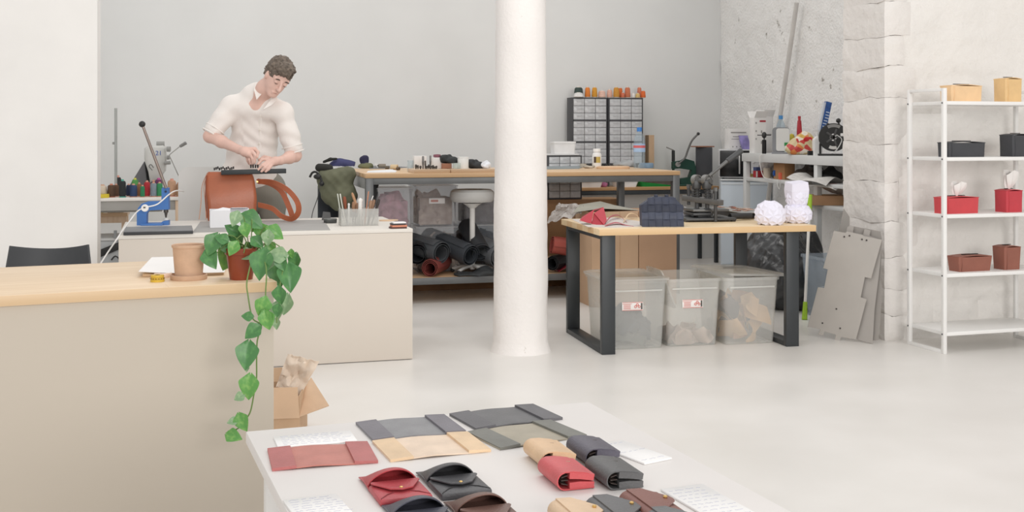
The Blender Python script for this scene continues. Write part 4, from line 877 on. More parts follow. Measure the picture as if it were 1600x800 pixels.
# woven navy bag
p = tp(1036, 354.5); t = thing('woven_bag', 'navy bag woven from wide leather strips', 'bag', p, R(3)); nv = M('#3a3f50', .55, var=.12, scale=20)
sc = p.y/F; outl = [(-31, 0), (31, 0), (34, 31), (19, 46), (-14, 46), (-33, 33)]
def wv(x, z, y): f_ = z/46; return V((x*sc, .0+y*(1-.6*f_)+.05*f_, z*sc))
b = B(); b.prism(outl, lambda x, z, h: wv(x, z, h), .13); b.ob('body', nv, t)
def inside(x, z):
    n_ = len(outl); r_ = False
    for i in range(n_):
        (x1_, z1_), (x2_, z2_) = outl[i], outl[(i+1) % n_]
        if (z1_ > z) != (z2_ > z) and x < (x2_-x1_)*(z-z1_)/(z2_-z1_)+x1_: r_ = not r_
    return r_
nv2 = M('#2f3444', .55, var=.12, scale=20); nv3 = M('#454b5d', .5, var=.12, scale=20)
for i in range(-3, 3):
    for j in range(0, 4):
        x0_, z0_ = i*11.3, j*11.5
        cs = [(x0_+a_*11.0, z0_+c_*11.2) for a_, c_ in ((0, 0), (1, 0), (1, 1), (0, 1))]
        if not inside(x0_+5.5, z0_+5): continue
        cs = [(max(-33, min(33, x)), min(45, z)) for x, z in cs]; up = (i+j) % 2
        def tf(u, v):
            x = cs[0][0]+(cs[1][0]-cs[0][0])*u; z = cs[0][1]+(cs[2][1]-cs[0][1])*v; bow = math.sin(math.pi*(u if up else v)); q_ = wv(x, z, 0); q_.y -= .002+.004*bow+.002*up; return q_
        B().grid(tf, 4, 4, .002).ob('woven_strip', (nv, nv2, nv3)[(i*3+j*2) % 3], t)
for s_ in (-8, 9): B().box(wv(s_, 47.5, .05), (.02, .03, .016), .003).ob('strip_end', nv2, t)
p = tp(1075, 343); p.y += .02; t = tag(B().prism([(-7, 0), (2, 0), (7, 8), (4, 17), (-3, 19), (-8, 12)], lambda x, z, h: V((x*p.y/F, h+z*.0006, z*p.y/F)), .035).ob('paper_polyhedron', M('#eeedf0', .7, var=.01)), 'small white faceted paper piece right of the woven bag', 'paper'); t.location = p
# hand press
p = tp(1105, 347); HP = thing('hand_press', 'black cast iron lever press with two bearings on the right table', 'press', p, R(10)); iron = M('#505152', .42, metal=.35, var=.12); iron2 = M('#6b6b6a', .4, metal=.5, var=.1); d = p.y
def hp_(px, py, dd=.1): return Matrix.Rotation(-R(10), 4, 'Z') @ (PD(px, py, d+dd)-p)
def hbox(pxa, pxb, ya, yb, dd, dep, n_, m_=None, bev=.003):
    a_, b_ = hp_(pxa, ya, dd), hp_(pxb, yb, dd); return B().box(((a_.x+b_.x)/2, dd+dep/2-.0, max((a_.z+b_.z)/2, abs(a_.z-b_.z)/2)), (abs(b_.x-a_.x), dep, abs(a_.z-b_.z)), bev).ob(n_, m_ or iron, HP)
hbox(1070, 1154, 341, 345, 0, .30, 'base_plate')
for x in (1073, 1118, 1150): hbox(x-3, x+3, 345, 349.3, .02, .04, 'foot')
hbox(1082, 1142, 327, 331, .06, .22, 'upper_plate', iron2); hbox(1082, 1115, 333, 337, .05, .2, 'middle_plate'); hbox(1090, 1112, 331, 341, .1, .08, 'ram_block')
a_, b_ = hp_(1069, 309, .22), hp_(1127, 317, -.02); mid = (a_+b_)/2; v = b_-a_
B().box(mid, (v.length, .05, .035), .004, rot=v.to_track_quat('X', 'Z').to_matrix().to_4x4()).ob('cross_beam', iron2, HP)
for px, y0, y1, dd in ((1118, 293, 346, .01), (1076, 288, 320, .2), (1111, 296, 314, .12), (1083, 292, 308, .16)): B().cyl(hp_(px, y1, dd), hp_(px, y0, dd), .011, n=12).ob('post', iron, HP); B().cyl(hp_(px, y0+6, dd), hp_(px, y0, dd), .015, n=6).ob('nut', iron2, HP)
for px, dd in ((1089, .14), (1105, .08)):
    B().cyl(hp_(px, 327, dd), hp_(px, 286, dd), .014, n=12).ob('plunger', iron, HP)
    c_ = hp_(px, 306, dd); B().tube([(c_.x+.020*math.cos(k*.8), c_.y+.020*math.sin(k*.8), c_.z-.04+k*.0020) for k in range(50)], .0035, 6).ob('spring', iron, HP)
    B().lathe([(0, 0), (.026, 0), (.028, .004), (.020, .012), (0, .012)], 16, hp_(px, 328, dd)).ob('plunger_foot', iron, HP)
    c_ = hp_(px-1, 281, dd); B().lathe([(0, -.018), (.034, -.018), (.034, .018), (.028, .018), (.026, .012), (.018, .012), (.016, .022), (0, .022)], 24, c_, FACE @ Matrix.Rotation(R(20), 4, 'Y')).ob('bearing', M('#8d8c8a', .4, metal=.5, var=.1), HP)
    B().box(c_+V((0, .0, -.03)), (.05, .06, .06), .008).ob('bearing_block', iron, HP)
B().cyl(hp_(1090, 282, .13), hp_(1112, 284, .05), .016).ob('cam_shaft', iron2, HP)
l0, l1, l2 = hp_(1108, 275, .07), hp_(1136, 252, .1), hp_(1159, 235, .13)
lv = B().cyl(l0, l1, .010, .012).ob('lever', iron2, HP); B().cyl(l1, l2, .017, .019, bev=.004).ob('grip', iron, lv)
# magazine, black tray
ce, w_, d_, a = rect4((1128, 321), (1176, 320), (1186, 329), (1133, 330), TZ+.055)
p = ce.copy(); p.z = TZ; t = thing('sample_tray', 'dark tray carrying leather swatches behind the paper domes', 'tray', p, RA)
B().box((0, 0, .042), (w_, d_, .006), .002).ob('tray_board', M('#9a9a98', .5), t); B().box((0, .02, .02), (w_*.9, d_*.7, .036), .004).ob('tray_block', M('#37383a', .6), t)
rs = random.Random(8)
for k in range(26): B().box((rs.uniform(-.42, .42)*w_, rs.uniform(-.35, .4)*d_, .0478+.0012*(k % 3)), (rs.uniform(.02, .05), rs.uniform(.015, .04), .0025), rz=rs.uniform(0, 3)).ob('swatch', M(('#a5694f', '#c79a80', '#8a4f3c', '#d9bfae')[k % 4], .6), t)
p = tp(1142, 345); t = tag(B().strip([(.0+.024*(1-.035*k)*math.cos(k*.45), .024+.024*(1-.035*k)*math.sin(k*.45)) for k in range(20)], lambda x, z, y: V((y, x, z)), 0, .16, .0025).ob('leather_roll', M('#3b3a3b', .5)), 'small black leather roll lying under the swatch tray', 'leather roll'); at(t, p+V((0, .03, 0)), RA+R(8))
# origami domes
ppm = M('#eceaf7', .75, var=.015)
def dome(name, lab, parts):
    t = thing(name, lab, 'paper model', parts[0][0], 0, 'faceted white paper models on the right table'); o_ = parts[0][0]
    for n_, (c_, r_, sz, seed) in enumerate(parts):
        b = B(); bmesh.ops.create_icosphere(b.bm, subdivisions=2, radius=1)
        rs = random.Random(seed); q_ = bmesh.ops.poke(b.bm, faces=b.bm.faces[:])
        new = set(q_['verts'])
        for v in b.bm.verts:
            k_ = r_*(rs.uniform(1.0, 1.07) if v in new else rs.uniform(.88, .98)); z_ = v.co.z*k_*sz
            v.co = V((v.co.x*k_, v.co.y*k_, max(z_, -r_*.62*sz)))+(c_-o_)+V((0, 0, r_*.62*sz))
        b.ob('paper_shell', ppm, t, 5)
c_ = tp(1203, 351); dome('paper_dome', 'squat faceted white paper dome on the right table', [(c_, .102, .95, 2)])
c_ = tp(1245, 348); dome('paper_tower', 'tall faceted white paper tower of two stacked cells', [(c_, .100, .85, 3), (c_+V((0, 0, .10)), .074, 1.15, 4)])
b = B(); loft(b, [ringz(rr_out(.12, .10, .008, 1), 0), ringz(rr_out(.125, .11, .008, 1), .05), ringz(rr_out(.115, .10, .006, 1), .10)]); o = b.ob('paper_shell', ppm, bpy.data.objects['paper_tower'], 5); o.location = (0, 0, .16); o.rotation_euler = (.1, -.08, .3)

# ---------------------------------------------------------------- right rear corner: bins, panels, bags, broom
greyb = M('#b9b4ae', .75, var=.03)
def panelpx(name, pts, db, dt, th, par, mat):
    P3 = [PD(x, y, db+(1337-x)*.0028) for x, y in pts]; o_ = par.location; b = B()
    b.prism([(i, 0) for i in range(len(P3))], lambda x, y, h: P3[int(x)]-o_+V((.1, -.95, .25))*h, th); return b.ob(name, mat, par)
cq = lambda x, y: (1220+x/3.076, 300+y/3.076)
def panel_thing(lab, pts, db, dt, mat, holes=()):
    c_ = PD(1330, 533, db); c_.z = 0; t = thing('die_cut_panel', lab, 'board', c_, 0, 'grey die-cut boards leaning on the stone pier'); panelpx('board', pts, db, dt, .004, t, mat)
    for hx, hy in holes:
        dd = db+(1337-cq(hx, hy)[0])*.0028; q_ = PD(*cq(hx, hy), dd-.006)-c_; B().lathe([(0, 0), (.0055, 0), (.0055, .002), (0, .002)], 10, q_, FACE).ob('hole', M('#4a4643', .8), t)
panel_thing('front grey die-cut board with notched sides leaning on the stone pier', [cq(*v) for v in [(255, 187), (310, 197), (318, 190), (390, 207), (398, 212), (485, 230), (433, 415), (403, 410), (383, 506), (411, 516), (360, 710), (290, 696), (280, 718), (258, 712), (264, 686), (208, 670), (203, 690), (180, 685), (188, 660), (128, 648), (178, 458), (208, 462), (225, 372), (203, 366)]], 7.26, 7.46, greyb, [(267, 562), (305, 215), (330, 210), (390, 228), (412, 232), (200, 630), (285, 655)])
panel_thing('second grey board showing tabs above the front one', [cq(*v) for v in [(318, 170), (335, 160), (350, 168), (345, 195), (395, 205), (402, 178), (430, 185), (425, 210), (487, 235), (470, 400), (450, 560), (440, 730), (366, 708), (330, 500), (300, 300)]], 7.285, 7.51, M('#aea9a4', .75, var=.03))
panel_thing('narrow grey board edge furthest right in the leaning stack', [cq(*v) for v in [(345, 165), (478, 190), (485, 225), (478, 400), (487, 470), (478, 600), (468, 712), (420, 715), (380, 500)]], 7.305, 7.55, M('#9f9a95', .75, var=.03))
panel_thing('tall grey sheet standing behind the leaning boards', [cq(*v) for v in [(278, 190), (302, 80), (330, 120), (330, 300), (290, 560), (250, 560)]], 7.46, 7.7, M('#a19d98', .75, var=.03))
p = PD(1306, 400, 8.28); p.z = 0; t = thing('storage_bin', 'bluish clear bin behind the leaning grey boards', 'storage bin', p, TH); b = B(); tub(b, .30, .30, .36, .36, .44, .003, .03, .012); b.ob('bin', clear('#cfd9e2', .30, .25), t)
B().box((.02, .0, .12), (.2, .2, .18), .01).ob('grey_offcuts', M('#b7b2ac', .8), t)
# mop with lime green fittings
a_, b_ = PD(1257, 494, 8.15), PD(1266, 304, 8.3); a_.z = .0; t = thing('broom', 'white pole with lime green fittings behind the right table', 'broom', a_); v = b_-a_
B().cyl(v*.12, v*.80, .011).ob('pole', M('#eceae6', .5), t); B().cyl(v*.80, v, .017, .015, bev=.004).ob('grip', M('#a3cc3a', .5), t); B().cyl((0, 0, .0), v*.14, .02, .015).ob('socket', M('#a3cc3a', .5), t)
# bin bags
bagm = M('#3c3d3f', .25, var=.15, scale=10, bump=.8, bscale=26, spec=.6)
c_ = PD(1205, 400, 8.7)
o = lump('bin_bag', [((c_.x, 8.7, .28), (.26, .24, .30)), ((c_.x+.08, 8.75, .46), (.17, .2, .2)), ((c_.x-.03, 8.72, .60), (.10, .10, .13)), ((c_.x+.2, 8.65, .2), (.22, .2, .22))], .014, bagm, k=.08, amp=.012, f=38, floor_z=.0); tag(o, 'large shiny black bin bag behind the right table', 'bin bag')
c_ = PD(1262, 400, 9.0)
o = lump('bin_bag', [((c_.x-.06, 9.2, .30), (.24, .22, .32)), ((c_.x-.05, 9.25, .50), (.11, .12, .16))], .016, bagm, k=.08, amp=.016, f=24, floor_z=.0); tag(o, 'second black bin bag further back near the grey boards', 'bin bag')
# leaning conduit
a_, b_ = PD(1209, 250, 10.9), PD(1245, 4, 10.5); v = b_-a_; 
PZ = a_+v*(-a_.z/v.z); t = tag(B().cyl((0, 0, 0), b_-PZ, .021, n=12).ob('conduit_pole', M('#cfccc8', .5)), 'long grey pole leaning against the rough wall', 'pole'); t.location = PZ
# ---------------------------------------------------------------- white shelving along the rough wall, fridge, microwave
def onray(px, o_, dr, z=0):                                   # where the column px meets the level line o_ + s*dr
    k_ = (px-800)/F; s_ = (k_*o_.y-o_.x)/(dr.x-k_*dr.y); r_ = o_+dr*s_; r_.z = z; return r_
front = CO-U*.6; NW = -W; sl0 = onray(1161, front, NW); SLZ = 1.137; SLA = TH-R(90)
SL = thing('shelving_unit', 'white steel shelving crowded with kitchen things beside the stone pier', 'shelf', sl0, SLA); wst = M('#dfe0df', .45, var=.02)
B().b2((-.02, 0, SLZ-.012), (2.0, .55, SLZ), .002).ob('shelf_top', wst, SL); B().b2((-.02, -.004, SLZ-.075), (2.0, .0, SLZ), .001).ob('front_beam', wst, SL)
for x in (0, 1.27, 1.95): B().b2((x, .001, 0), (x+.055, .045, SLZ-.013), .003).ob('leg', wst, SL); B().b2((x, .50, 0), (x+.055, .545, SLZ-.013), .003).ob('leg', wst, SL)
B().b2((.0, .002, .885), (2.0, .5, .915), .002).ob('shelf_board', wst, SL); B().b2((1.15, .002, .71), (2.0, .52, .74), .002).ob('shelf_board', wst, SL)
def sp(px, yo, z=SLZ): return onray(px, front+U*yo, NW, z)
def zat(p_, py): return H-(py-HY)*p_.y/F
wcard = M('#eceae8', .7, var=.02); gtxt = M('#a3a09e', .8)
def carton(name, lab, cat, p_, w_, d_, h_, rz, mat, prints=(), grp=None, flaps=False):
    t = thing(name, lab, cat, p_, rz, grp); bo = B().box((0, d_/2, h_/2), (w_, d_, h_), .002).ob('carton_body', mat, t)
    for x, z, a_, b_, m_ in prints: B().box((x*w_, -.001, z*h_), (a_*w_, .002, b_*h_)).ob('print', m_, bo)
    if flaps:
        for s_ in (-1, 1): quad([(-w_/2, d_/2+s_*d_/2, h_), (w_/2, d_/2+s_*d_/2, h_), (w_/2, d_/2+s_*d_*.95, h_*1.18), (-w_/2, d_/2+s_*d_*.95, h_*1.18)], .002).ob('flap', mat, t)
    return t
def bottle(name, lab, p_, r, h, capc, bodym, labc=None, cat='bottle'):
    t = thing(name, lab, cat, p_)
    B().lathe([(0, 0), (r*.85, 0), (r, r*.2), (r, h*.28), (r*.93, h*.31), (r, h*.34), (r, h*.62), (r*.88, h*.74), (r*.42, h*.88), (r*.36, h*.92), (0, h*.92)], 20).ob('body', bodym, t)
    B().lathe([(0, h*.90), (r*.44, h*.90), (r*.44, h), (0, h)], 14).ob('cap', M(capc, .4), t)
    if labc: lb_ = B().lathe([(r*1.02, h*.40), (r*1.03, h*.40), (r*1.03, h*.60), (r*1.02, h*.60)], 20).ob('label', M(labc, .5), t); B().lathe([(r*1.032, h*.50), (r*1.045, h*.50), (r*1.045, h*.56), (r*1.032, h*.56)], 20).ob('label_print', M('#d66a6e', .5), lb_)
    return t
fr0 = onray(1126, G(1126, 421), U); t = thing('fridge', 'small white fridge behind the hand press', 'fridge', fr0, -R(8)); fm_ = M('#dfe5ea', .35, var=.01)
B().b2((0, .03, .03), (.48, .42, .86), .006).ob('body', fm_, t); dr_ = B().b2((.002, 0, .05), (.478, .029, .845), .01).ob('door', M('#d3dde6', .35, var=.01), t); B().b2((.01, -.004, .82), (.47, .0, .843), .002).ob('handle', fm_, dr_); B().b2((-.004, .0, .861), (.484, .42, .875), .003).ob('top', M('#eceeee', .4), t); B().b2((.03, .06, 0), (.45, .38, .03)).ob('plinth', M('#555', .6) if False else M('#555657', .6), t)
mw = fr0+V((0, 0, .876)); t = thing('microwave', 'white microwave with black glass door on top of the fridge', 'microwave', mw+V((-.01, .02, 0)), -R(8))
B().b2((0, .012, .012), (.46, .34, .285), .005).ob('case', M('#dcdcde', .4, var=.01), t); dr_ = B().b2((.006, .0, .022), (.30, .0115, .275), .003).ob('door', M('#17181a', .2, var=.02, spec=.6), t); B().b2((.185, -.02, .05), (.20, -.001, .25), .003).ob('handle', M('#d5d5d5', .3, metal=.5), dr_)
pn = B().b2((.302, .0, .022), (.452, .0115, .275), .003).ob('control_panel', M('#d2d2d4', .4), t)
for zz in (.09, .17): B().lathe([(0, 0), (.016, 0), (.014, .010), (0, .012)], 16, (.325, .0, zz), FACE).ob('dial', M('#efefef', .3), pn)
for x in (.04, .42): B().cyl((x, .05, 0), (x, .05, .012), .012).ob('foot', M('#2a2a2a', .6), t)
mtop = mw+V((0, 0, .286))
carton('tea_carton', 'white printed carton standing on the microwave', 'carton', onray(1154, mtop+W*.10, U, mtop.z), .205, .10, .20, TH, wcard, [(0, .82, .8, .06, gtxt), (.05, .62, .7, .04, gtxt), (0, .5, .75, .03, gtxt), (-.3, .12, .06, .06, gtxt), (-.1, .12, .06, .06, gtxt), (.1, .12, .06, .06, gtxt), (.3, .12, .06, .06, gtxt)])
p = onray(1166, mtop+W*.06, U, mtop.z); t = tag(loft(B(), [[V((x-.25*z_, y, z_)) for x, y in rr_out(*wd_, .01)] for wd_, z_ in (((.07, .05), .0), ((.085, .055), .03), ((.09, .045), .09), ((.095, .02), .125), ((.10, .008), .135))]).ob('coffee_pack', M('#9a90cc', .35, var=.2, scale=14)), 'soft purple foil pack leaning by the printed carton', 'pack'); at(t, p, TH)
carton('milk_carton', 'tall slim white carton with small dark marks on the shelving', 'carton', sp(1188, .12), .12, .10, .325, TH, wcard, [(.2, .9, .5, .05, M('#b3404a', .6)), (-.35, .85, .1, .05, gtxt), (-.35, .62, .1, .05, gtxt), (-.35, .4, .1, .05, gtxt), (.1, .6, .1, .08, gtxt), (.1, .3, .1, .08, gtxt)], flaps=True)
carton('milk_carton', 'white carton with open flaps behind the tall slim one', 'carton', sp(1200, .32), .12, .08, .34, TH+R(8), wcard, [(0, .5, .6, .03, gtxt)], flaps=True)
p = sp(1194, .02); t = thing('milk_frother', 'slim black kitchen gadget with crossbar handle', 'gadget', p, SLA+R(60)); B().lathe([(0, 0), (.018, 0), (.019, .01), (.019, .12), (.014, .125), (0, .125)], 16).ob('body', M('#1c1c1d', .4), t); B().ball((0, 0, .165), (.022, .022, .03), 2).ob('knob', M('#3a3a3a', .5), t); B().cyl((0, 0, .12), (0, 0, .15), .006).ob('stem', M('#666766', .4), t); B().cyl((-.06, 0, .165), (.06, 0, .165), .004).ob('crossbar', M('#333333', .5), t)
p = sp(1221, .12); t = thing('coffee_machine', 'rounded white and grey coffee machine on the shelving', 'coffee machine', p, -R(14)); 
loft(B(), [[V((x+.012, y, z)) for x, z in rr_out(.115, .20, .02)] for y in (0, .14)]).ob('body', M('#e4e4e1', .35, var=.01), t); t.children[0].location = (0, 0, .125)
loft(B(), [[V((x, y, z)) for x, z in rr_out(.15, .225, .03)] for y in (.01, .13)]).ob('grey_shell', M('#8f9195', .4), t); t.children[1].location = (-.004, 0, .122); B().box((0, .06, .008), (.17, .16, .016), .004).ob('base', M('#8f9195', .4), t)
t.children[1].scale = (1, 1, 1)
pet = clear('#d5e6f0', .22, .12)
bottle('water_bottle', 'clear water bottle with blue cap behind the coffee machine', sp(1220, .32), .045, .345, '#4f93cf', pet, '#9fb9dd')
p = sp(1249, .35); t = tag(B().lathe([(0, 0), (.02, 0), (.024, .20), (.018, .29), (.012, .30), (.014, .335), (0, .335)], 12).ob('sauce_tube', M('#b2303a', .4, var=.2, scale=25)), 'slim red squeeze tube behind the snack bag', 'tube'); at(t, p)
p = sp(1237, .30); t = tag(B().lathe([(0, 0), (.03, 0), (.03, .14), (.02, .17), (0, .18)], 12).ob('spice_jar', M('#d8c94a', .4, var=.2)), 'small yellow jar behind the snack bag', 'jar'); at(t, p)
p = sp(1229, .16); t = thing('spice_jar', 'small green capped jar left of the snack bag', 'jar', p); B().cyl((0, 0, 0), (0, 0, .07), .018).ob('body', M('#c9d6c9', .4), t); B().cyl((0, 0, .071), (0, 0, .1), .02).ob('cap', M('#2f8a4a', .4), t)
def snackmat():
    m, nt, N, L, P = newmat('snack_print'); P.inputs['Roughness'].default_value = .3; tc = N.new('ShaderNodeTexCoord'); v_ = N.new('ShaderNodeTexVoronoi'); v_.inputs['Scale'].default_value = 22; L.new(tc.outputs['Object'], v_.inputs['Vector'])
    r = N.new('ShaderNodeValToRGB'); r.color_ramp.interpolation = 'CONSTANT'; s_ = N.new('ShaderNodeSeparateColor'); L.new(v_.outputs['Color'], s_.inputs[0]); L.new(s_.outputs[0], r.inputs[0])
    r.color_ramp.elements[0].color = lin('#d9c59a'); e = r.color_ramp.elements[1]; e.position = .35; e.color = lin('#efe6d6')
    for ps, c_ in ((.55, '#c9403a'), (.72, '#d8b25a'), (.86, '#e08a4a')): e = r.color_ramp.elements.new(ps); e.color = lin(c_)
    L.new(r.outputs[0], P.inputs['Base Color']); return m
p = sp(1252, .10); t = thing('snack_bag', 'large red and cream snack bag lying on the shelving', 'snack bag', p, TH); lump('bag', [((-.03, 0, .05), (.12, .07, .06)), ((.02, .01, .10), (.10, .06, .06)), ((.05, .02, .15), (.05, .04, .05))], .008, snackmat(), k=.06, amp=.006, f=50, floor_z=0, parent=t)
B().ball((.02, -.05, .13), (.028, .012, .022), 2, .2).ob('red_seal', M('#cf2f33', .35), t); B().ball((.055, -.045, .13), (.026, .012, .022), 2, .2).ob('red_seal', M('#cf2f33', .35), t)
p = sp(1277, .25); a_ = zat(p, 157); t = thing('crispbread_pack', 'tall tilted blue pack rising above the snack bag', 'pack', p, TH); m_ = Matrix.Rotation(R(13), 4, 'Y'); bk = B().box(m_ @ V((0, 0, (a_-SLZ)/2)), (.055, .045, (a_-SLZ)), .006, rot=m_).ob('wrapper', M('#2f5a9c', .3, var=.2, scale=30), t)
b = B(); rs = random.Random(4)
for k in range(9): b.box(m_ @ V((rs.uniform(-.006, .006), -.024, .17+k*.025)), (.034, .002, .008), rot=m_)
b.ob('print', M('#c9d4e6', .5), bk); B().box(m_ @ V((-.034, .0, (a_-SLZ)*.6)), (.008, .05, (a_-SLZ)*.75), .003, rot=m_).ob('clear_film', clear('#eef2f6', .4), t)
p = sp(1277, .08); t = thing('soap_dispenser', 'white pump dispenser beside the cable reel', 'dispenser', p); loft(B(), [ringz(rr_out(.075, .06, .012), 0), ringz(rr_out(.075, .06, .012), .13), ringz(rr_out(.03, .03, .012), .155)]).ob('bottle', M('#f1f0ee', .4), t); B().cyl((0, 0, .155), (0, 0, .20), .010).ob('pump', M('#f1f0ee', .4), t); B().box((-.015, 0, .204), (.05, .016, .012), .004).ob('nozzle', M('#f1f0ee', .4), t)
# cable reel
p = sp(1302, .12); t = thing('cable_reel', 'black round cable reel with carrying knob next to the pier', 'cable reel', p, SLA+R(65)); bk_ = M('#343434', .45, var=.08)
zc = zat(p, 214.5)-SLZ; rr_ = 22*p.y/F; RX = FACE
B().lathe([(.03, -.035), (rr_*.55, -.04), (rr_, -.03), (rr_, -.02), (rr_*.5, -.02), (rr_*.5, .03), (rr_, .03), (rr_, .04), (.03, .045)], 36, (0, 0, zc), RX).ob('drum', bk_, t)
B().lathe([(.0, -.042), (.02, -.042), (.02, -.05), (0, -.05)], 14, (0, 0, zc), RX).ob('hub', M('#4b4b4b', .4), t)
for k in range(5): a_ = k*1.2566; B().box((math.cos(a_)*rr_*.35, -.044, zc+math.sin(a_)*rr_*.35), (rr_*.5, .008, .016), .002, rot=Matrix.Rotation(-a_, 4, 'Y')).ob('spoke', M('#565656', .4), t)
st = B(); st.grid(lambda u, v: ((rr_*(.72+.22*v))*math.cos(R(60+60*u)), -.0415, zc+(rr_*(.72+.22*v))*math.sin(R(60+60*u))), 8, 2, .001); st.ob('sticker', M('#9b9a98', .5), t)
st = B(); st.grid(lambda u, v: ((rr_*(.55+.3*v))*math.cos(R(245+40*u)), -.0415, zc+(rr_*(.55+.3*v))*math.sin(R(245+40*u))), 8, 2, .001); st.ob('sticker', M('#dcdad6', .5), t)
for s_ in (-1, 1): B().tube([(s_*rr_*.9, 0, .008), (s_*rr_*.9, 0, zc*.6), (s_*rr_*.35, 0, zc+rr_*1.0)], .009, 8).ob('stand', bk_, t)
B().box((0, 0, .008), (rr_*2.1, .10, .016), .004).ob('foot', bk_, t); B().ball((rr_*.35, 0, zc+rr_*1.18), .02, 2).ob('knob', bk_, t); B().tube(wavy([(.02, -.05, zc+.02), (.06, -.06, zc-.02), (.02, -.07, zc-.10), (-.02, -.065, .02)], 6), .004, 6).ob('cable', M('#d8d8d6', .5), t); B().box((.075, -.055, zc+.02), (.05, .03, .025), .005).ob('plug', M('#efeeec', .4), t)
p = sp(1262, .03); t = thing('clamp_lamp', 'small black gadget clamped over the shelving edge', 'gadget', p, TH); B().box((0, -.05, .0), (.05, .03, .075), .004).ob('head', M('#232323', .4), t); B().box((.03, -.03, -.06), (.04, .04, .08), .004).ob('clamp', M('#2d2d2d', .4), t); B().cyl((.0, -.04, -.10), (.03, -.04, -.02), .008).ob('arm', M('#2d2d2d', .4), t); B().cyl((.07, -.02, .012), (.07, -.02, .05), .006).ob('screw', M('#2d2d2d', .4), t)
B().tube(wavy([(.05, -.02, .015), (.08, -.06, -.08), (.14, -.06, -.16), (.2, -.05, -.24)], 6), .003, 6).ob('cable', M('#4a4a4a', .5), t)
# second shelf
S2 = .916
carton('small_box', 'small yellow box on the lower shelf by the left leg', 'box', sp(1176, .1, S2), .05, .06, .028, TH, M('#d6bf7c', .6)); carton('small_box', 'small red and white box on the lower shelf', 'box', sp(1187, .1, S2), .072, .06, .06, TH, M('#b8323c', .6), [(-.4, .5, .2, .9, wcard)])
carton('small_box', 'dark blue box stacked behind the red and white box', 'box', sp(1186, .22, S2), .06, .06, .085, TH, M('#4a5680', .6))
t = tag(B().lathe([(0, 0), (.034, 0), (.036, .004), (.036, .085), (.033, .09), (0, .09)], 20).ob('clay_roll', M('#d5c6b4', .6)), 'pale beige cylinder on the lower shelf', 'roll'); at(t, sp(1199, .1, S2))
t = thing('tape_roll', 'blue and black tape roll on the lower shelf', 'tape roll', sp(1212, .10, S2), TH); B().lathe([(.018, -.02), (.038, -.02), (.038, .02), (.018, .02)], 24, (0, 0, .038), FACE).ob('tape', M('#23252a', .5), t); B().lathe([(.03, .0205), (.04, .0205), (.04, .05), (.03, .05)], 24, (0, 0, .05), FACE).ob('tape', M('#2d5fb0', .5), t)
t = tag(B().lathe([(0, 0), (.02, 0), (.022, .05), (.016, .06), (0, .06)], 14).ob('pot_lid', M('#e0674a', .5)), 'small orange cap beside the blue tape roll', 'cap'); at(t, sp(1220, .07, S2))
carton('cardboard_box', 'small upright cardboard box on the lower white shelf', 'box', sp(1234, .12, S2), .10, .2, .155, TH, M('#b5885f', .8, var=.05))
t = tag(lump('plastic_bag', [((0, 0, .05), (.10, .08, .05)), ((.05, .02, .10), (.05, .05, .05))], .01, M('#5f564f', .6, var=.35, scale=18), amp=.01, f=45, floor_z=0), 'heap of dark odds and ends on the lower shelf middle', 'bag'); at(t, sp(1258, .2, S2))
t = tag(lump('crumpled_bag', [((0, 0, .07), (.10, .08, .07))], .01, M('#a8a09a', .7, var=.3, scale=22), amp=.012, f=48, floor_z=0), 'crumpled grey plastic bag behind the small boxes', 'bag'); at(t, sp(1203, .33, S2))
t = tag(lump('tool_case', [((0, 0, .05), (.11, .08, .055)), ((.01, 0, .11), (.025, .02, .03))], .01, M('#232322', .5), amp=.003, f=30, floor_z=0), 'black soft case on the lower shelf by the pier', 'case'); at(t, sp(1296, .15, S2))
t = tag(B().tube(wavy([sp(1192, -.01, 1.135), sp(1187, -.03, 1.10), sp(1189, -.03, 1.0), sp(1194, -.02, .93), sp(1205, -.02, .92)], 8), .004, 6).ob('white_cable', M('#e8e6e2', .5)), 'white cable looping in front of the lower shelf', 'cable')
t = tag(B().tube(wavy([sp(1216, -.01, .916), sp(1215, -.03, .87), sp(1218, -.03, .84), sp(1219, -.02, .90), sp(1217, -.01, .916)], 8), .003, 6).ob('white_strap', M('#e0dedb', .5)), 'short white strap dangling from the lower shelf edge', 'strap')
S3 = .741; p = sp(1294, .1, S3); carton('cardboard_tray', 'open cardboard tray under the newspaper', 'box', sp(1296, .04, S3), .30, .3, .075, TH-R(20), M('#bd9470', .8, var=.05))
def npf(u, v): q_ = V(((u-.5)*.36, (v-.5)*.34, 0)); return (q_.x, q_.y, .02+.04*math.sin(2.6*u+1)+.05*v*v+.02*math.sin(5*v+2*u)-.05*(1-v)*abs(u-.5))
t = thing('newspaper', 'crumpled newspaper hanging over the cardboard tray', 'newspaper', sp(1290, .06, S3+.10), TH+R(35)); B().grid(npf, 16, 12, .002).ob('pages', M('#e6e3de', .8, var=.1, scale=30), t); B().grid(lambda u, v: V(npf(.25+.15*u, .15+.2*v))+V((0, 0, .002)), 4, 4, .0008).ob('red_picture', M('#c0503e', .7), t)
B().grid(lambda u, v: V(npf(u, v))+V((-.05, .06, .035+.05*u)), 12, 8, .0015).ob('pages', M('#dedbd6', .8, var=.1, scale=30), t)

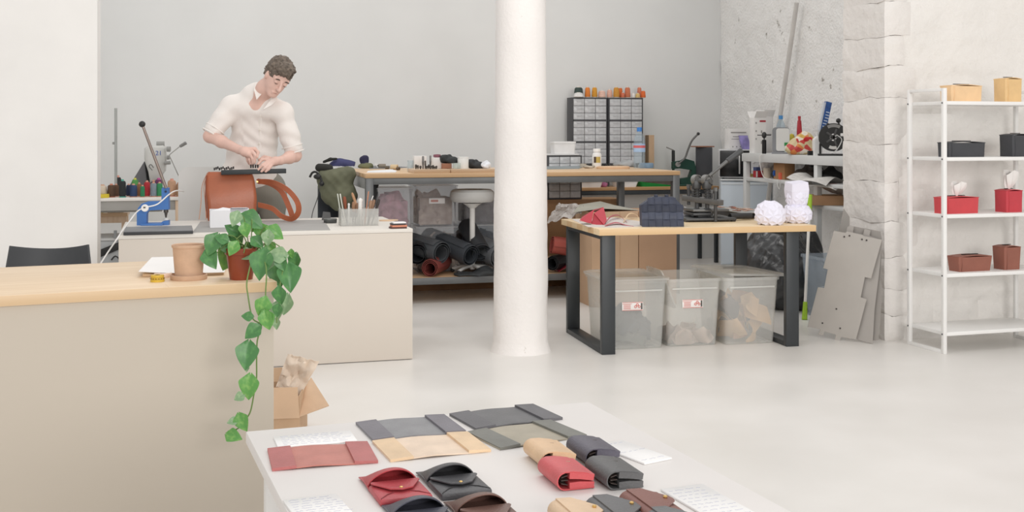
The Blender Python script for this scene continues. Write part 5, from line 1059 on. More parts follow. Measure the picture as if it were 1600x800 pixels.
# ---------------------------------------------------------------- the back table: press, speaker, cabinets
def kp(px, yo, z=KZ): return onray(px, k0+W*yo, U, z)
p = kp(1100, .10); t = thing('speaker', 'tall dark grey loudspeaker on the back table', 'speaker', p, -R(9)); B().b2((-.085, .005, 0), (.085, .17, .395), .004).ob('cabinet', M('#6a6a6c', .6), t); B().b2((-.083, -.006, .004), (.083, .004, .391), .003).ob('grille', M('#4a4b4f', .8, var=.05), t)
t = tag(B().box((0, .06, .006), (.2, .14, .012), .002, rz=.1).ob('book', M('#a5765f', .6)), 'thin brown notebook lying on the loudspeaker', 'book'); at(t, p+V((.01, 0, .396)), TH)
p = kp(1066, .10); gr = M('#23473c', .4, var=.08); t = thing('arbor_press', 'dark green arbor press with curved steel lever', 'press', p, TH); d = p.y
def gp(px, py, dd=0): q_ = Matrix.Rotation(-TH, 4, 'Z') @ (PD(px, py, d+dd)-p); return q_
b = B(); b.prism([(q_.x, max(0, q_.z)) for q_ in [gp(*v) for v in ((1063, 291), (1063, 279), (1079, 277), (1083, 266), (1062, 263), (1051, 264), (1051, 253), (1066, 251), (1072, 248), (1080, 250), (1087, 252), (1090, 262), (1090, 291))]], lambda x, z, h: V((x, h, z)), .06); b.ob('frame', gr, t)
B().b2((gp(1063, 291).x-.02, -.03, 0), (gp(1090, 291).x+.02, .12, .02), .004).ob('base', gr, t)
B().cyl(gp(1052, 266, .03), gp(1052, 252, .03), .014).ob('ram', gr, t); B().cyl(gp(1052, 252, .03), gp(1052, 235, .03), .017).ob('ram_cap', M('#2b2d2c', .5), t); B().cyl(gp(1041, 230, .03), gp(1053, 235, .03), .006).ob('ram_handle', M('#8f8c88', .4, metal=.6), t)
B().lathe([(0, -.012), (.026, -.012), (.026, .012), (0, .012)], 20, gp(1059, 257, -.03), FACE).ob('hub', M('#a9a8a4', .4, metal=.5), t)
lv = B().tube(wavy([gp(1060, 256, -.04), gp(1070, 247, -.04), gp(1075, 234, -.04), gp(1081, 220, -.04), gp(1090, 210, -.04)], 6), .010, 8).ob('lever', M('#6e6d6b', .4, metal=.5), t); B().ball(gp(1091, 209, -.04), .017, 2).ob('knob', M('#3a3a3a', .4), lv)
p = kp(1030, .08); t = tag(tub(B(), .38, .18, .42, .22, .065, .003, .03, .008).ob('plastic_tray', M('#1f9a4e', .35, var=.05)), 'bright green plastic tray on the back table', 'tray'); at(t, p+W*.09, TH)
t = tag(tub(B(), .20, .14, .225, .16, .07, .003, .02, .006).ob('plastic_tub', M('#e9e9ea', .5)), 'low white tub at the left end of the back table', 'tub'); at(t, kp(921, .12), TH)
t = tag(tub(B(), .20, .14, .235, .16, .07, .003, .02, .006).ob('plastic_tub', M('#ececec', .5)), 'low white tub beside the green tray', 'tub'); at(t, kp(976, .10), TH)
t = tag(lump('pink_cloth', [((0, 0, .025), (.04, .03, .03))], .006, M('#b06a8c', .7, var=.2), amp=.006, f=60, floor_z=0), 'small pink cloth between the two white tubs', 'cloth'); at(t, kp(943, .10), TH)
carton('cardboard_box', 'narrow kraft carton right of the drawer cabinets', 'box', kp(1018, .26), .06, .1, .52, TH, kraft)
# drawer cabinets
cabm = M('#47474a', .5, var=.04); drm = clear('#f6f7f9', .55, .2, .2, 30)
def cabinet(px, z0, ht, w_, rows, lab, legs, p_, dep=.17):
    t = thing('drawer_cabinet', lab, 'drawer cabinet', p_, TH, 'small clear drawer cabinets at the back wall'); b = B(); z1 = z0+ht
    B().b2((0, .0, z0), (.012, dep, z1), .001).ob('side', cabm, t); B().b2((w_-.012, .0, z0), (w_, dep, z1), .001).ob('side', cabm, t); B().b2((.012, dep-.008, z0), (w_-.012, dep, z1)).ob('back', M('#a5a6a8', .7), t); B().b2((0, -.002, z1), (w_, dep, z1+.012), .001).ob('top', cabm, t); B().b2((0, -.002, z0-.012), (w_, dep, z0), .001).ob('bottom', cabm, t)
    if legs:
        for x in (.0, w_-.014): B().b2((x, .01, legs), (x+.014, .03, z0-.012)).ob('leg', cabm, t); B().b2((x, dep-.03, legs), (x+.014, dep-.01, z0-.012)).ob('leg', cabm, t)
    n = rows; ch_ = ht/n; cw_ = (w_-.024)/3; proto = None; rs = random.Random(int(px))
    for r_ in range(1, n):
        B().b2((.012, -.009 if r_ % 3 == 0 else .0, z0+r_*ch_-(.009 if r_ % 3 == 0 else .001)), (w_-.012, .02, z0+r_*ch_+(.009 if r_ % 3 == 0 else .001))).ob('divider', cabm if r_ % 3 == 0 else M('#a4a5a8', .6), t)
    for c_ in range(1, 3): B().b2((.012+c_*cw_-.002, .001, z0), (.012+c_*cw_+.002, .019, z1)).ob('divider', cabm, t)
    pb = B().b2((.0025, -.006, .002), (cw_-.0025, dep-.03, ch_-.002), .003); pb.b2((cw_*.3, -.012, ch_*.62), (cw_*.7, -.006, ch_*.74)); proto = pb.ob('drawer', drm, t)
    cont = [M(c_, .6, var=.3, scale=30) for c_ in ('#bdbec0', '#c9c3bb', '#d6d6d8', '#aeaeb2')]
    fill = B().b2((.012, .01, .010), (cw_-.012, dep-.05, ch_*.55), .003).ob('drawer_content', cont[0], proto)
    first = True
    for r_ in range(n):
        for c_ in range(3):
            o = proto if first else proto.copy(); f_ = fill if first else fill.copy()
            if not first: C.objects.link(o); C.objects.link(f_)
            o.parent = t; f_.parent = o; o.location = (.012+c_*cw_, 0, z0+r_*ch_)
            if not first: f_.scale = (rs.uniform(.6, 1), 1, rs.uniform(.3, 1.2)); f_.location = (rs.uniform(0, .02), 0, 0)
            first = False
    return t
pA = kp(894, .17, 0); cwid = .372; dA = pA.y; zT = H+(208-154)*dA/F; zB = H-(256-208)*dA/F
cabinet(894, zB, zT-zB, cwid, 9, 'left tall cabinet of clear drawers topped with thread spools', KZ, pA); pB = pA+U*(cwid+.012); cabinet(955, zB, zT-zB, cwid, 9, 'right tall cabinet of clear drawers topped with thread spools', KZ, pB)
def spool(p_, r, h, colr, lab, grp, cap='#d9d2c8', cone=.82):
    t = thing('thread_spool', lab, 'thread spool', p_, 0, grp); B().lathe([(0, 0), (r*1.02, 0), (r*1.04, h*.04), (r*.6, h*.06), (0, h*.06)], 14).ob('base', M(cap, .5), t)
    B().lathe([(0, h*.06), (r*.9, h*.06), (r, h*.14), (r*cone, h*.80), (r*cone*.75, h*.9), (0, h*.9)], 16).ob('thread', M(colr, .75, var=.12, scale=40, stretch=(1, 1, 12), bump=.4, bscale=120), t); B().lathe([(0, h*.9), (r*.45, h*.9), (r*.35, h), (0, h)], 10).ob('cone_tip', M(cap, .5), t); return t
zt_ = zT+.013; SG = 'thread spools on the drawer cabinets'
for px, yt, wpx, colr, lab, yo in ((904, 135, 15, '#3c4a46', 'dark green and beige thread spool leftmost on the cabinets', .24), (904, 146, 16, '#e8e6e4', 'white tub spool in front of the dark green one', .19), (918, 135, 9, '#e0843c', 'bright orange spool, second from the left on the cabinets', .22), (929, 135, 9, '#d79a3a', 'amber yellow spool on the left cabinet', .22), (940.5, 141, 12, '#e6bfae', 'squat pale pink spool on the left cabinet', .22), (952.5, 139, 9, '#e3b4a2', 'tilted pale pink spool where the cabinets meet', .22), (963, 135, 10, '#cf9440', 'tall mustard spool on the right cabinet', .20), (969.5, 136, 7, '#e0773a', 'orange spool behind the mustard one', .28), (973, 144, 6.5, '#d8795a', 'small copper spool right of the mustard one', .20), (980.5, 135, 9.5, '#cf7a58', 'tall terracotta spool on the right cabinet', .22), (989.5, 145, 6, '#f0ede8', 'small white spool on the right cabinet', .21), (996.5, 147, 7.5, '#d9b878', 'small straw yellow spool on the right cabinet', .20), (999, 135, 7.5, '#d98468', 'salmon spool at the back right of the cabinets', .29), (1005, 141, 8, '#e2703a', 'vivid orange spool rightmost on the cabinets', .21)):
    p_ = kp(px, yo, zt_); spool(p_, wpx/2*p_.y/F, max(.05, (H-(yt-HY)*p_.y/F)-zt_), colr, lab, SG)
# cardboard boxes and the lower cabinet left of them
pc_ = PD(915, 305, 10.78); pc_.z = 0; carton('cardboard_box', 'big brown cardboard box standing behind the steel worktable', 'box', pc_, .74, .34, .70, TH, M('#a98563', .85, var=.05), [(0, .97, .98, .04, M('#9c7a5a', .8))])
pD = PD(857, 305, 10.66); pD.z = 0; cabinet(845, .716, .385, .335, 6, 'low cabinet of clear drawers standing on the brown cardboard box', 0, pD+W*.03)
zc2 = .716+.385+.013; p_ = pD+U*.14+W*.1; p_.z = zc2; t = thing('plastic_tub', 'white tub with lid on the low drawer cabinet', 'tub', p_, TH); B().box((.0, 0, .006), (.33, .16, .012), .003).ob('tray', M('#dedede', .5), t); tub_ = tub(B(), .20, .14, .215, .15, .115, .003, .02, .004).ob('tub', M('#ececec', .5), t); tub_.location = (.03, 0, .013)
# big kraft boxes in front of the worktable
q0 = PD(925, 400, 8.72); q0.z = 0; t = carton('cardboard_box', 'tall kraft cardboard box behind the right table, left of the pair', 'box', q0+U*.187, .374, .40, .72, TH, M('#c9a98b', .85, var=.03), [(.1, .5, .01, 1, M('#bd9c7c', .8))])
t = carton('cardboard_box', 'tall kraft cardboard box behind the right table, right of the pair', 'box', q0+U*.535, .31, .40, .72, TH, M('#b8967a', .85, var=.03))
def grey_sheet(lab, pts, mat, th=.003, cat='sheet', nm='packing_sheet'):
    P3 = [PD(*v) for v in pts]; o_ = P3[0].copy(); b = B(); b.prism([(i, 0) for i in range(len(P3))], lambda x, y, h: P3[int(x)]-o_+V((0, 0, 1))*h, th); o = b.ob(nm, mat); o.location = o_; return tag(o, lab, cat)
grey_sheet('grey-green card sheet lying on the tall kraft boxes', [(896, 332, 8.75), (940, 326, 8.75), (1000, 329, 8.9), (960, 321, 9.12), (938, 315, 9.25), (905, 320, 9.1)], M('#a9a79b', .8))
plm = clear('#dcd8d4', .45, .2, .3, 9); P4 = [PD(853, 348, 8.95), PD(872, 318, 9.05), PD(912, 321, 9.0), PD(908, 335, 8.82)]; o_ = P4[0].copy()
o = B().grid(lambda u, v: (P4[0]*(1-u)+P4[3]*u)*(1-v)+(P4[1]*(1-u)+P4[2]*u)*v-o_+V((0, .05*nz((u*4, v*4, 3)), .03*nz((u*5, v*5, 6)))), 18, 18, .001).ob('plastic_wrap', plm); o.location = o_; tag(o, 'crumpled clear plastic wrap beside the tall kraft boxes', 'plastic')
# ---------------------------------------------------------------- things on the tall steel worktable
def wp(px, py): return G(px, py, WZ)
def hpx(p_, n): return n*p_.y/F                                # n pixels in metres at that depth
sheet('paper_sheet', 'white paper sheets at the left end of the steel worktable', 'paper', [(573, 270), (618, 269.5), (620, 267.5), (613, 265), (598, 266), (575, 267.5)], WZ, M('#eff0f2', .7), .003)
sheet('felt_sheet', 'grey felt sheet towards the back of the steel worktable', 'felt', [(577, 264), (620, 263.5), (636, 261.5), (600, 259.5), (580, 260)], WZ, M('#85878a', .9), .004)
p = wp(569, 263); t = tag(lump('cloth_bundle', [((0, 0, .015), (.06, .05, .02)), ((.03, 0, .02), (.04, .04, .018))], .007, M('#6f7054', .85, var=.2), amp=.005, f=50, floor_z=0), 'small olive cloth on the worktable corner', 'cloth'); at(t, p)
p = wp(570, 260.5); t = tag(lump('cloth_bundle', [((0, 0, .04), (.035, .03, .045)), ((-.01, 0, .08), (.028, .025, .03))], .007, M('#3c3a55', .85, var=.2), amp=.006, f=50, floor_z=0), 'small navy cloth bundle standing behind the olive one', 'cloth'); at(t, p)
for i, (px, py, w_, h_, c_, lab) in enumerate(((597, 263, 11, 7, '#8d8375', 'taupe round leather roll end on the worktable'), (605, 264, 6, 5, '#6e675c', 'dark taupe offcut roll beside the taupe one'), (616, 265, 11, 8, '#dcc5a0', 'cream leather roll on the worktable'), (622, 266, 5, 5, '#6b5a48', 'small brown offcut roll beside the cream roll'), (589, 262, 7, 6, '#e4e2de', 'small white roll on the worktable'))):
    p = wp(px, py); r_ = hpx(p, h_)/2; t = tag(B().lathe([(r_*.45, -hpx(p, w_)/2), (r_*.95, -hpx(p, w_)/2), (r_, -hpx(p, w_)/2+.003), (r_, hpx(p, w_)/2), (r_*.45, hpx(p, w_)/2)], 16, (0, 0, r_), Matrix.Rotation(R(90), 4, 'Y') @ Matrix.Rotation(.3*i, 4, 'X')).ob('leather_roll', M(c_, .7, var=.1)), lab, 'leather roll', 'small rolls on the steel worktable'); at(t, p, TH)
def wboard(px0, px1, py, lab, dep=.28):
    a_, b_ = onray(px0, w0+W*.02, U, WZ), onray(px1, w0+W*.02, U, WZ); t = tag(B().box((0, dep/2, .0145), ((b_-a_).length, dep, .029), .003).ob('punch_board', wood('#dcc3a8', '#c4a483', 'x', .12, .8)), lab, 'board'); at(t, (a_+b_)/2, TH); return t
wboard(647, 703, 268, 'pale wooden board holding steel punches on the worktable'); wboard(705.5, 800, 268, 'pale wooden board with jars, beside the punch board')
BZ = WZ+.0295
def bp(px, yo): return onray(px, w0+W*(.02+yo), U, BZ)
steel = M('#8b8988', .35, metal=.7, var=.1); dsteel = M('#55504c', .45, metal=.4, var=.1)
for i, (px, yo, ytop, r_, m_) in enumerate(((661, .10, 244, .0085, steel), (672.5, .10, 243, .0075, steel), (664.5, .06, 251, .006, dsteel), (650, .08, 257, .008, dsteel), (653, .05, 258, .007, dsteel), (657, .07, 259, .008, dsteel), (667, .05, 259, .009, dsteel), (670, .07, 257, .007, dsteel), (673, .04, 259, .009, dsteel), (676.5, .06, 258, .009, dsteel), (679.5, .05, 260, .008, dsteel), (682, .08, 259, .007, dsteel))):
    p = bp(px, yo); h_ = max(.02, H-(ytop-HY)*p.y/F-BZ); lab = ('tall bright steel punch, left of the two on the board', 'tall bright steel punch, right of the two on the board', 'slim dark steel punch between the two tall ones')[i] if i < 3 else 'short dark steel punch, '+('first', 'second', 'third', 'fourth', 'fifth', 'sixth', 'seventh', 'eighth', 'ninth')[i-3]+' from the left on the pale board'
    t = thing('hole_punch', lab, 'punch', p, 0, 'short punches' if i > 2 else 'tall punches'); B().lathe([(0, 0), (r_*.6, 0), (r_*.7, h_*.3), (r_, h_*.4), (r_, h_*.9), (r_*.8, h_), (0, h_)], 10).ob('shank', m_, t); B().lathe([(r_*1.0, h_*.5), (r_*1.15, h_*.52), (r_*1.15, h_*.6), (r_, h_*.62)], 10).ob('collar', m_, t)
def cyl_thing(name, lab, cat, p_, r, h, mat, lid=None):
    t = thing(name, lab, cat, p_); B().lathe([(0, 0), (r*.96, 0), (r, .004), (r, h-.003), (r*.95, h), (r*.9, h), (r*.88, h*.2), (0, h*.2)], 22).ob('body', mat, t)
    B().lathe([(r, h*.93), (r*1.03, h*.93), (r*1.03, h*.97), (r, h*.97)], 22).ob('rim', lid or mat, t); return t
cyl_thing('glass', 'clear drinking glass left of the white jar', 'glass', onray(641, w0+W*.36, U, WZ), .024, .092, clear('#e3ebee', .3, .1))
carton('paper_cup_box', 'white square box behind the steel punches', 'box', bp(657, .30), .10, .07, .098, TH, wcard)
carton('paper_cup_box', 'white square pot box carrying a maroon pad', 'box', bp(684.5, .16), .085, .08, .088, TH, wcard)
p = bp(683, .20); p.z += .089; t = tag(B().lathe([(0, 0), (.026, 0), (.031, .010), (.028, .022), (0, .025)], 18).ob('pin_cushion', M('#8a5a66', .8, var=.1)), 'small maroon pad on the white box', 'pad'); at(t, p)
carton('leather_box', 'low brown box under the black leather pieces', 'box', bp(698.5, .12), .075, .08, .042, TH, M('#a5745c', .7)); p = bp(700, .16); p.z += .043
t = tag(lump('leather_piece', [((0, 0, .015), (.06, .04, .018)), ((-.015, 0, .045), (.04, .03, .022)), ((.05, 0, .02), (.03, .03, .012))], .006, M('#2f3233', .6), amp=.006, f=55, floor_z=0), 'black leather pieces heaped on the low brown box', 'leather piece'); at(t, p, TH)
cyl_thing('glass_jar', 'low clear glass jar beside the white jar', 'jar', bp(713.5, .09), .030, .045, clear('#e2eae6', .35, .1))
cyl_thing('jar', 'tall white jar on the pale board', 'jar', bp(723.5, .12), .045, .093, M('#efefec', .5, var=.01))
t = tag(lump('leather_piece', [((0, 0, .025), (.055, .04, .03)), ((-.03, 0, .045), (.03, .03, .025)), ((.05, 0, .015), (.03, .03, .018))], .006, M('#303234', .6), amp=.006, f=55, floor_z=0), 'black leather heap right of the tall white jar', 'leather piece'); at(t, bp(742, .14), TH)
t = tag(lump('crumpled_paper', [((0, 0, .018), (.035, .03, .02)), ((.015, 0, .035), (.022, .02, .018))], .005, M('#e6e9ef', .5), amp=.007, f=80, floor_z=0), 'crumpled white paper near the column', 'paper'); at(t, bp(757, .12), TH)
# right part of the worktable top
sheet('cutting_mat', 'blue-grey cutting mat on the worktable beside the column', 'cutting mat', [(838, 265), (904, 264), (915, 260), (845, 259)], WZ, M('#8e9698', .8), .004)
p = wp(911, 262); cyl_thing('glass_jar', 'small cloudy jar left of the white pill bottle', 'jar', p, .030, .036, clear('#cfc8bb', .6, .3))
p = wp(932.5, 261); t = thing('pill_bottle', 'white plastic bottle with gold and black label', 'bottle', p); B().lathe([(0, 0), (.04, 0), (.043, .006), (.043, .11), (.036, .128), (.028, .134), (.028, .138), (0, .138)], 22).ob('body', M('#f1f0ee', .4), t); B().lathe([(0, .139), (.034, .139), (.035, .165), (.033, .168), (0, .168)], 22).ob('cap', M('#f5f4f2', .4), t)
lb_ = B().grid(lambda u, v: (.0438*math.cos(R(228+84*u)), .0438*math.sin(R(228+84*u)), .04+.055*v), 10, 2, .0006).ob('label', M('#c9b060', .5), t); B().grid(lambda u, v: (.0446*math.cos(R(228+30*u)), .0446*math.sin(R(228+30*u)), .04+.055*v), 5, 2, .0006).ob('label_print', M('#54453a', .5), lb_)
p = wp(958, 263.5); t = tag(B().lathe([(0, 0), (.148, 0), (.152, .008), (.150, .018), (.13, .022), (0, .022)], 36, sx=1, sy=.7).ob('leather_disc', M('#dcbb9a', .6, var=.05)), 'round tan leather disc lying on the worktable', 'leather piece'); at(t, p, TH)
p = wp(999, 263); bottle('water_bottle', 'large clear water bottle with blue cap on the worktable', p, hpx(p, 9), hpx(p, 64), '#3f82cf', clear('#dbe9f2', .16, .1), '#a9c6e8')
p = wp(1010, 262.5); t = tag(B().lathe([(.03, 0), (.062, 0), (.065, .01), (.065, .035), (.06, .045), (.03, .045)], 24).ob('tape_roll', M('#7d95ab', .5)), 'blue-grey tape roll right of the large water bottle', 'tape roll'); at(t, p)
p = wp(972, 260.5); t = tag(lump('rag', [((0, 0, .02), (.09, .05, .025)), ((.07, .0, .025), (.06, .05, .03))], .008, M('#a9abac', .8, var=.2), amp=.008, f=45, floor_z=0), 'grey rag behind the tan leather disc', 'rag'); at(t, p, TH)
p = wp(920, 263); t = tag(lump('rag', [((0, 0, .012), (.05, .03, .016))], .006, M('#bcb3a5', .8, var=.3), amp=.007, f=60, floor_z=0), 'small beige scrap beside the pill bottle', 'rag'); at(t, p, TH)

# ---------------------------------------------------------------- stored under the steel worktable
LZ = .2005
def lw(px, yo, z=LZ): return onray(px, w0+W*yo, U, z)
def lbox(px0, px1, z0, z1, yo, lab, cont, sticker=False, dep=.40, seed=1, tint='#dfe0e3'):
    a_, b_ = lw(px0, yo, z0), lw(px1, yo, z0); w_ = (b_-a_).length; h_ = z1-z0; t = thing('storage_box', lab, 'storage box', (a_+b_)/2, TH, 'clear boxes stored under the steel worktable')
    b = B(); tub(b, w_*.9, dep*.9, w_*.96, dep*.96, h_-.012, .003, .02, .008)
    for v in b.bm.verts: v.co.y += dep/2
    b.ob('box', clear(tint, .15, .2), t); l = B().box((0, dep/2, h_-.006), (w_, dep, .010), .003).ob('lid', clear('#e9eaec', .3, .25), t)
    rs = random.Random(seed); n_ = 26; b = B()
    for k in range(n_):
        m_ = Matrix.Translation((rs.uniform(-.36, .36)*w_, .03+rs.random()*.25, .03+rs.random()*(h_*.72))) @ Matrix.Rotation(rs.uniform(-1.2, 1.2), 4, 'Y') @ Matrix.Rotation(rs.uniform(-.7, .7), 4, 'X'); s_ = rs.uniform(.03, .07)
        b.grid(lambda u, v: m_ @ V(((u-.5)*s_*2, .02*math.sin(4*u+k), (v-.5)*s_*1.3)), 4, 3, .002)
    b.box((0, .2, h_*.36), (w_*.78, .3, h_*.66), .01)
    for v in b.bm.verts: v.co.x = max(-w_*.42, min(w_*.42, v.co.x)); v.co.y = max(.03, min(dep*.9, v.co.y)); v.co.z = max(.008, min(h_-.03, v.co.z))
    o = b.ob('scrap_filling', M(cont, .7, var=.25, scale=16), t); o['kind'] = 'stuff'
    if sticker: st = B().box((.0, .012, h_*.62), (.13, .002, .045), .0005).ob('sticker', M('#f0eeee', .5), t); B().box((-.02, .0105, h_*.62), (.06, .001, .018)).ob('sticker_print', M('#c9958e', .6), st)
lbox(582, 646, LZ, .55, .12, 'clear box of red leather scraps at the worktable left end, lower', '#c9606a', seed=2); lbox(582, 646, .551, .895, .12, 'clear box of rose leather scraps at the worktable left end, upper', '#d09aa4', seed=3)
lbox(650, 716, LZ, .565, .34, 'clear box of beige leather scraps, lower of the stack', '#ecd2c0', seed=4); lbox(650, 716, .566, .90, .34, 'clear box packed with beige leather scraps and a sticker', '#efd3c4', True, seed=5)
lbox(722, 790, LZ, .565, .46, 'clear box of dark leather behind the stool, lower', '#6b7077', seed=6, tint='#b9bfc6'); lbox(722, 790, .566, .80, .46, 'clear box of grey leather behind the stool, upper', '#8d8a8e', seed=7)
# stool
p = lw(738, .20); t = thing('stool', 'round grey padded stool with white post stored under the worktable', 'stool', p); zs = H-(315-HY)*p.y/F-LZ; rs_ = 35*p.y/F
B().lathe([(0, zs), (rs_*.9, zs), (rs_*.98, zs+.02), (rs_, zs+.05), (rs_*.97, zs+.08), (rs_*.85, zs+.098), (0, zs+.10)], 36).ob('seat', M('#c2c1be', .55, var=.03), t); wp_ = M('#e6e5e2', .4)
B().cyl((0, 0, .03), (0, 0, zs-.03), .022).ob('post', wp_, t); B().lathe([(0, zs-.05), (.03, zs-.05), (.05, zs-.03), (.08, zs-.012), (0, zs-.005)], 20).ob('bracket', wp_, t)
for k in range(5): a_ = k*1.2566+.3; B().tube([(0, 0, .06), (.1*math.cos(a_), .1*math.sin(a_), .05), (.17*math.cos(a_), .17*math.sin(a_), .03)], .013, 8).ob('base_arm', wp_, t); B().ball((.17*math.cos(a_), .17*math.sin(a_), .018), .018, 2).ob('caster', M('#3a3a3a', .5), t)
# leather rolls
def roll(lab, px, py, yo, r, ln, az, el, colr, turns=2.2, grp='leather rolls on the lower shelf', z=None):
    p_ = lw(px, yo); p_.z = (H-(py-HY)*p_.y/F) if z is None else z; n = int(turns*16); prof = []
    for k in range(n+1): a_ = k/16*2*math.pi; q_ = r*(1-.42*k/n); prof.append((q_*math.cos(a_), q_*math.sin(a_)))
    dr = V((math.sin(az)*math.cos(el), math.cos(az)*math.cos(el), math.sin(el))); x_ = dr.cross(V((0, 0, 1))).normalized(); y_ = x_.cross(dr)*-1
    t = thing('leather_roll', lab, 'leather roll', p_, 0, grp); B().strip(prof, lambda x, y, w_: x_*x-y_*y+dr*w_, 0, ln, .003).ob('rolled_sheet', M(colr, .5, var=.12, scale=8), t, 60)
    B().strip([(r*1.005*math.cos(a_), r*1.005*math.sin(a_)) for a_ in np.linspace(1.2, 2.4, 8)], lambda x, y, w_: x_*x-y_*y+dr*w_, ln*.05, ln*.9, .002).ob('loose_edge', M(colr, .5, var=.12, scale=8), t, 60); return t
roll('charcoal leather roll with wide dark opening, behind the small red roll', 690, 396, .07, .092, .50, -.75, .12, '#565a5e')
roll('small red-brown leather roll with spiral end at the shelf front', 671.5, 419.5, .03, .070, .35, .25, .02, '#8f4a44', 2.6)
roll('black leather roll left end of the lower shelf, dark and slumped', 652, 398, .14, .09, .45, .2, .12, '#2a2c30')
roll('dark slate leather roll in the middle, tilted towards the red one', 736, 400, .06, .088, .55, -.75, .2, '#474c52')
roll('black leather roll standing up behind the slate one', 752, 396, .10, .080, .42, -.35, .45, '#3a3d41')
roll('dark leather roll with pale end behind the charcoal one', 687, 380, .33, .06, .4, .5, .0, '#4c4340')
roll('grey suede roll beside the column', 782, 402, .08, .105, .6, -.6, .15, '#75787c')
t = tag(lump('leather_piece', [((0, 0, .012), (.15, .09, .014)), ((.12, -.02, .02), (.08, .06, .018)), ((.10, .02, .04), (.04, .04, .03))], .009, M('#35383a', .6), amp=.005, f=40, floor_z=0), 'flat black leather piece hanging at the lower shelf front', 'leather piece'); at(t, lw(738, .06), TH)
roll('terracotta leather roll right of the column', 862, 384, .06, .075, .62, 1.35, -.16, '#a9544a', z=.42)
roll('black leather roll end right of the column', 863, 408, .03, .062, .5, .5, .0, '#2a2b2e', z=.275)
t = tag(B().grid(lambda u, v: (u*.2, v*.3, .01+.05*math.sin(2.4*u)), 8, 4, .003).ob('leather_sheet', M('#a83342', .55, var=.1)), 'folded crimson leather sheet right of the column', 'leather piece'); at(t, lw(873, .03), TH)
p = lw(740, .72, 0); t = carton('cardboard_box', 'flat brown cardboard pushed under the worktable lower shelf', 'box', p, 1.7, .3, .13, TH, M('#8c6a4e', .9, var=.1))

# ---------------------------------------------------------------- left rear: thread table, sewing machine
tt = G(278, 308, .82); tt.z = 0; t = thing('thread_table', 'pale wooden table with coloured thread spools behind the blue press', 'table', tt, TH); pine = wood('#e6cdb4', '#cfae8c', 'z', .1, 1)
B().b2((-1.35, 0, .795), (.03, .95, .82), .003).ob('tabletop', M('#ece8e3', .5, var=.02), t); B().b2((-1.3, .02, .72), (-.02, .045, .794), .002).ob('apron', M('#a8a6a2', .6), t)
for x in (-1.33, -.02):
    for y in (.01, .88): B().b2((x, y, 0), (x+.045, y+.045, .794), .003).ob('leg', pine, t)
def tpn(px, yo, z=.821): return onray(px, tt+W*yo, U, z)
TG2 = 'thread spools on the pale table'
for px, yt, wpx, colr, lab, yo, cap in ((191.5, 280, 10.5, '#2d2f31', 'tall black spool on a teal base', .06, '#5fae9c'), (174, 287, 12, '#5d4637', 'dark brown spool left of the tall black one', .10, '#c9836a'), (181.5, 287, 9, '#664b3a', 'brown spool touching the tall black one', .18, '#d8a08a'), (184.5, 274, 10, '#323234', 'black spool at the back with pink tip', .40, '#e0a090'), (201, 287, 8, '#27304a', 'dark navy spool right of the tall black one', .20, '#d8a08a'), (208.5, 287, 11.5, '#34496f', 'navy blue spool on the pale table', .08, '#d8a08a'), (217.5, 285, 7.5, '#94694c', 'tan brown spool beside the navy one', .14, '#d8a08a'), (222.7, 289, 7, '#34845a', 'short green spool in front', .04, '#d8a08a'), (211, 278, 10.5, '#5a9a55', 'green spool at the back with yellow top', .38, '#d8d25a'), (229.7, 282, 9.8, '#b5323a', 'red spool on the pale table', .12, '#d8a08a'), (240, 284, 10.5, '#87929c', 'blue-grey spool right of the red one', .08, '#d8a08a'), (249.5, 284, 9.5, '#3f8f5e', 'green spool right of the blue-grey one', .08, '#d8a08a'), (248, 278, 12, '#743a64', 'magenta spool at the back', .34, '#c95a9c'), (240, 281, 8, '#3a3f55', 'dark blue spool behind the blue-grey one', .28, '#d8a08a'), (268.5, 279, 13.5, '#c9a083', 'wide tan spool at the table right end', .10, '#d99c8a'), (278, 285, 6, '#a27c60', 'small brown spool at the table corner', .06, '#b98a70')):
    p_ = tpn(px, yo); spool(p_, wpx/2*p_.y/F, max(.05, (H-(yt-HY)*p_.y/F)-.821), colr, lab, TG2, cap, .94)
t = tag(B().lathe([(.02, 0), (.05, 0), (.052, .01), (.05, .028), (.02, .028)], 22).ob('tape_roll', M('#dcc43c', .5)), 'yellow tape roll at the left of the thread spools', 'tape roll'); at(t, tpn(160, .05))
p_ = tpn(160, .12); spool(p_, .04, .10, '#d9cbb9', 'beige spool behind the yellow tape roll', TG2, '#cfa890')
a_ = tt+W*.3-U*.45; t = tag(B().b2((-.35, 0, .69), (.32, .25, .70)).ob('under_shelf', M('#a8a6a2', .6)), 'thin shelf under the thread table', 'shelf'); at(t, a_, TH)
for px, colr, lab in ((208, '#a56a44', 'orange-brown spool under the thread table'), (221, '#333335', 'black spool under the thread table')): p_ = onray(px, tt+W*.36, U, .7005); spool(p_, .028, .062, colr, lab, 'spools under the thread table')
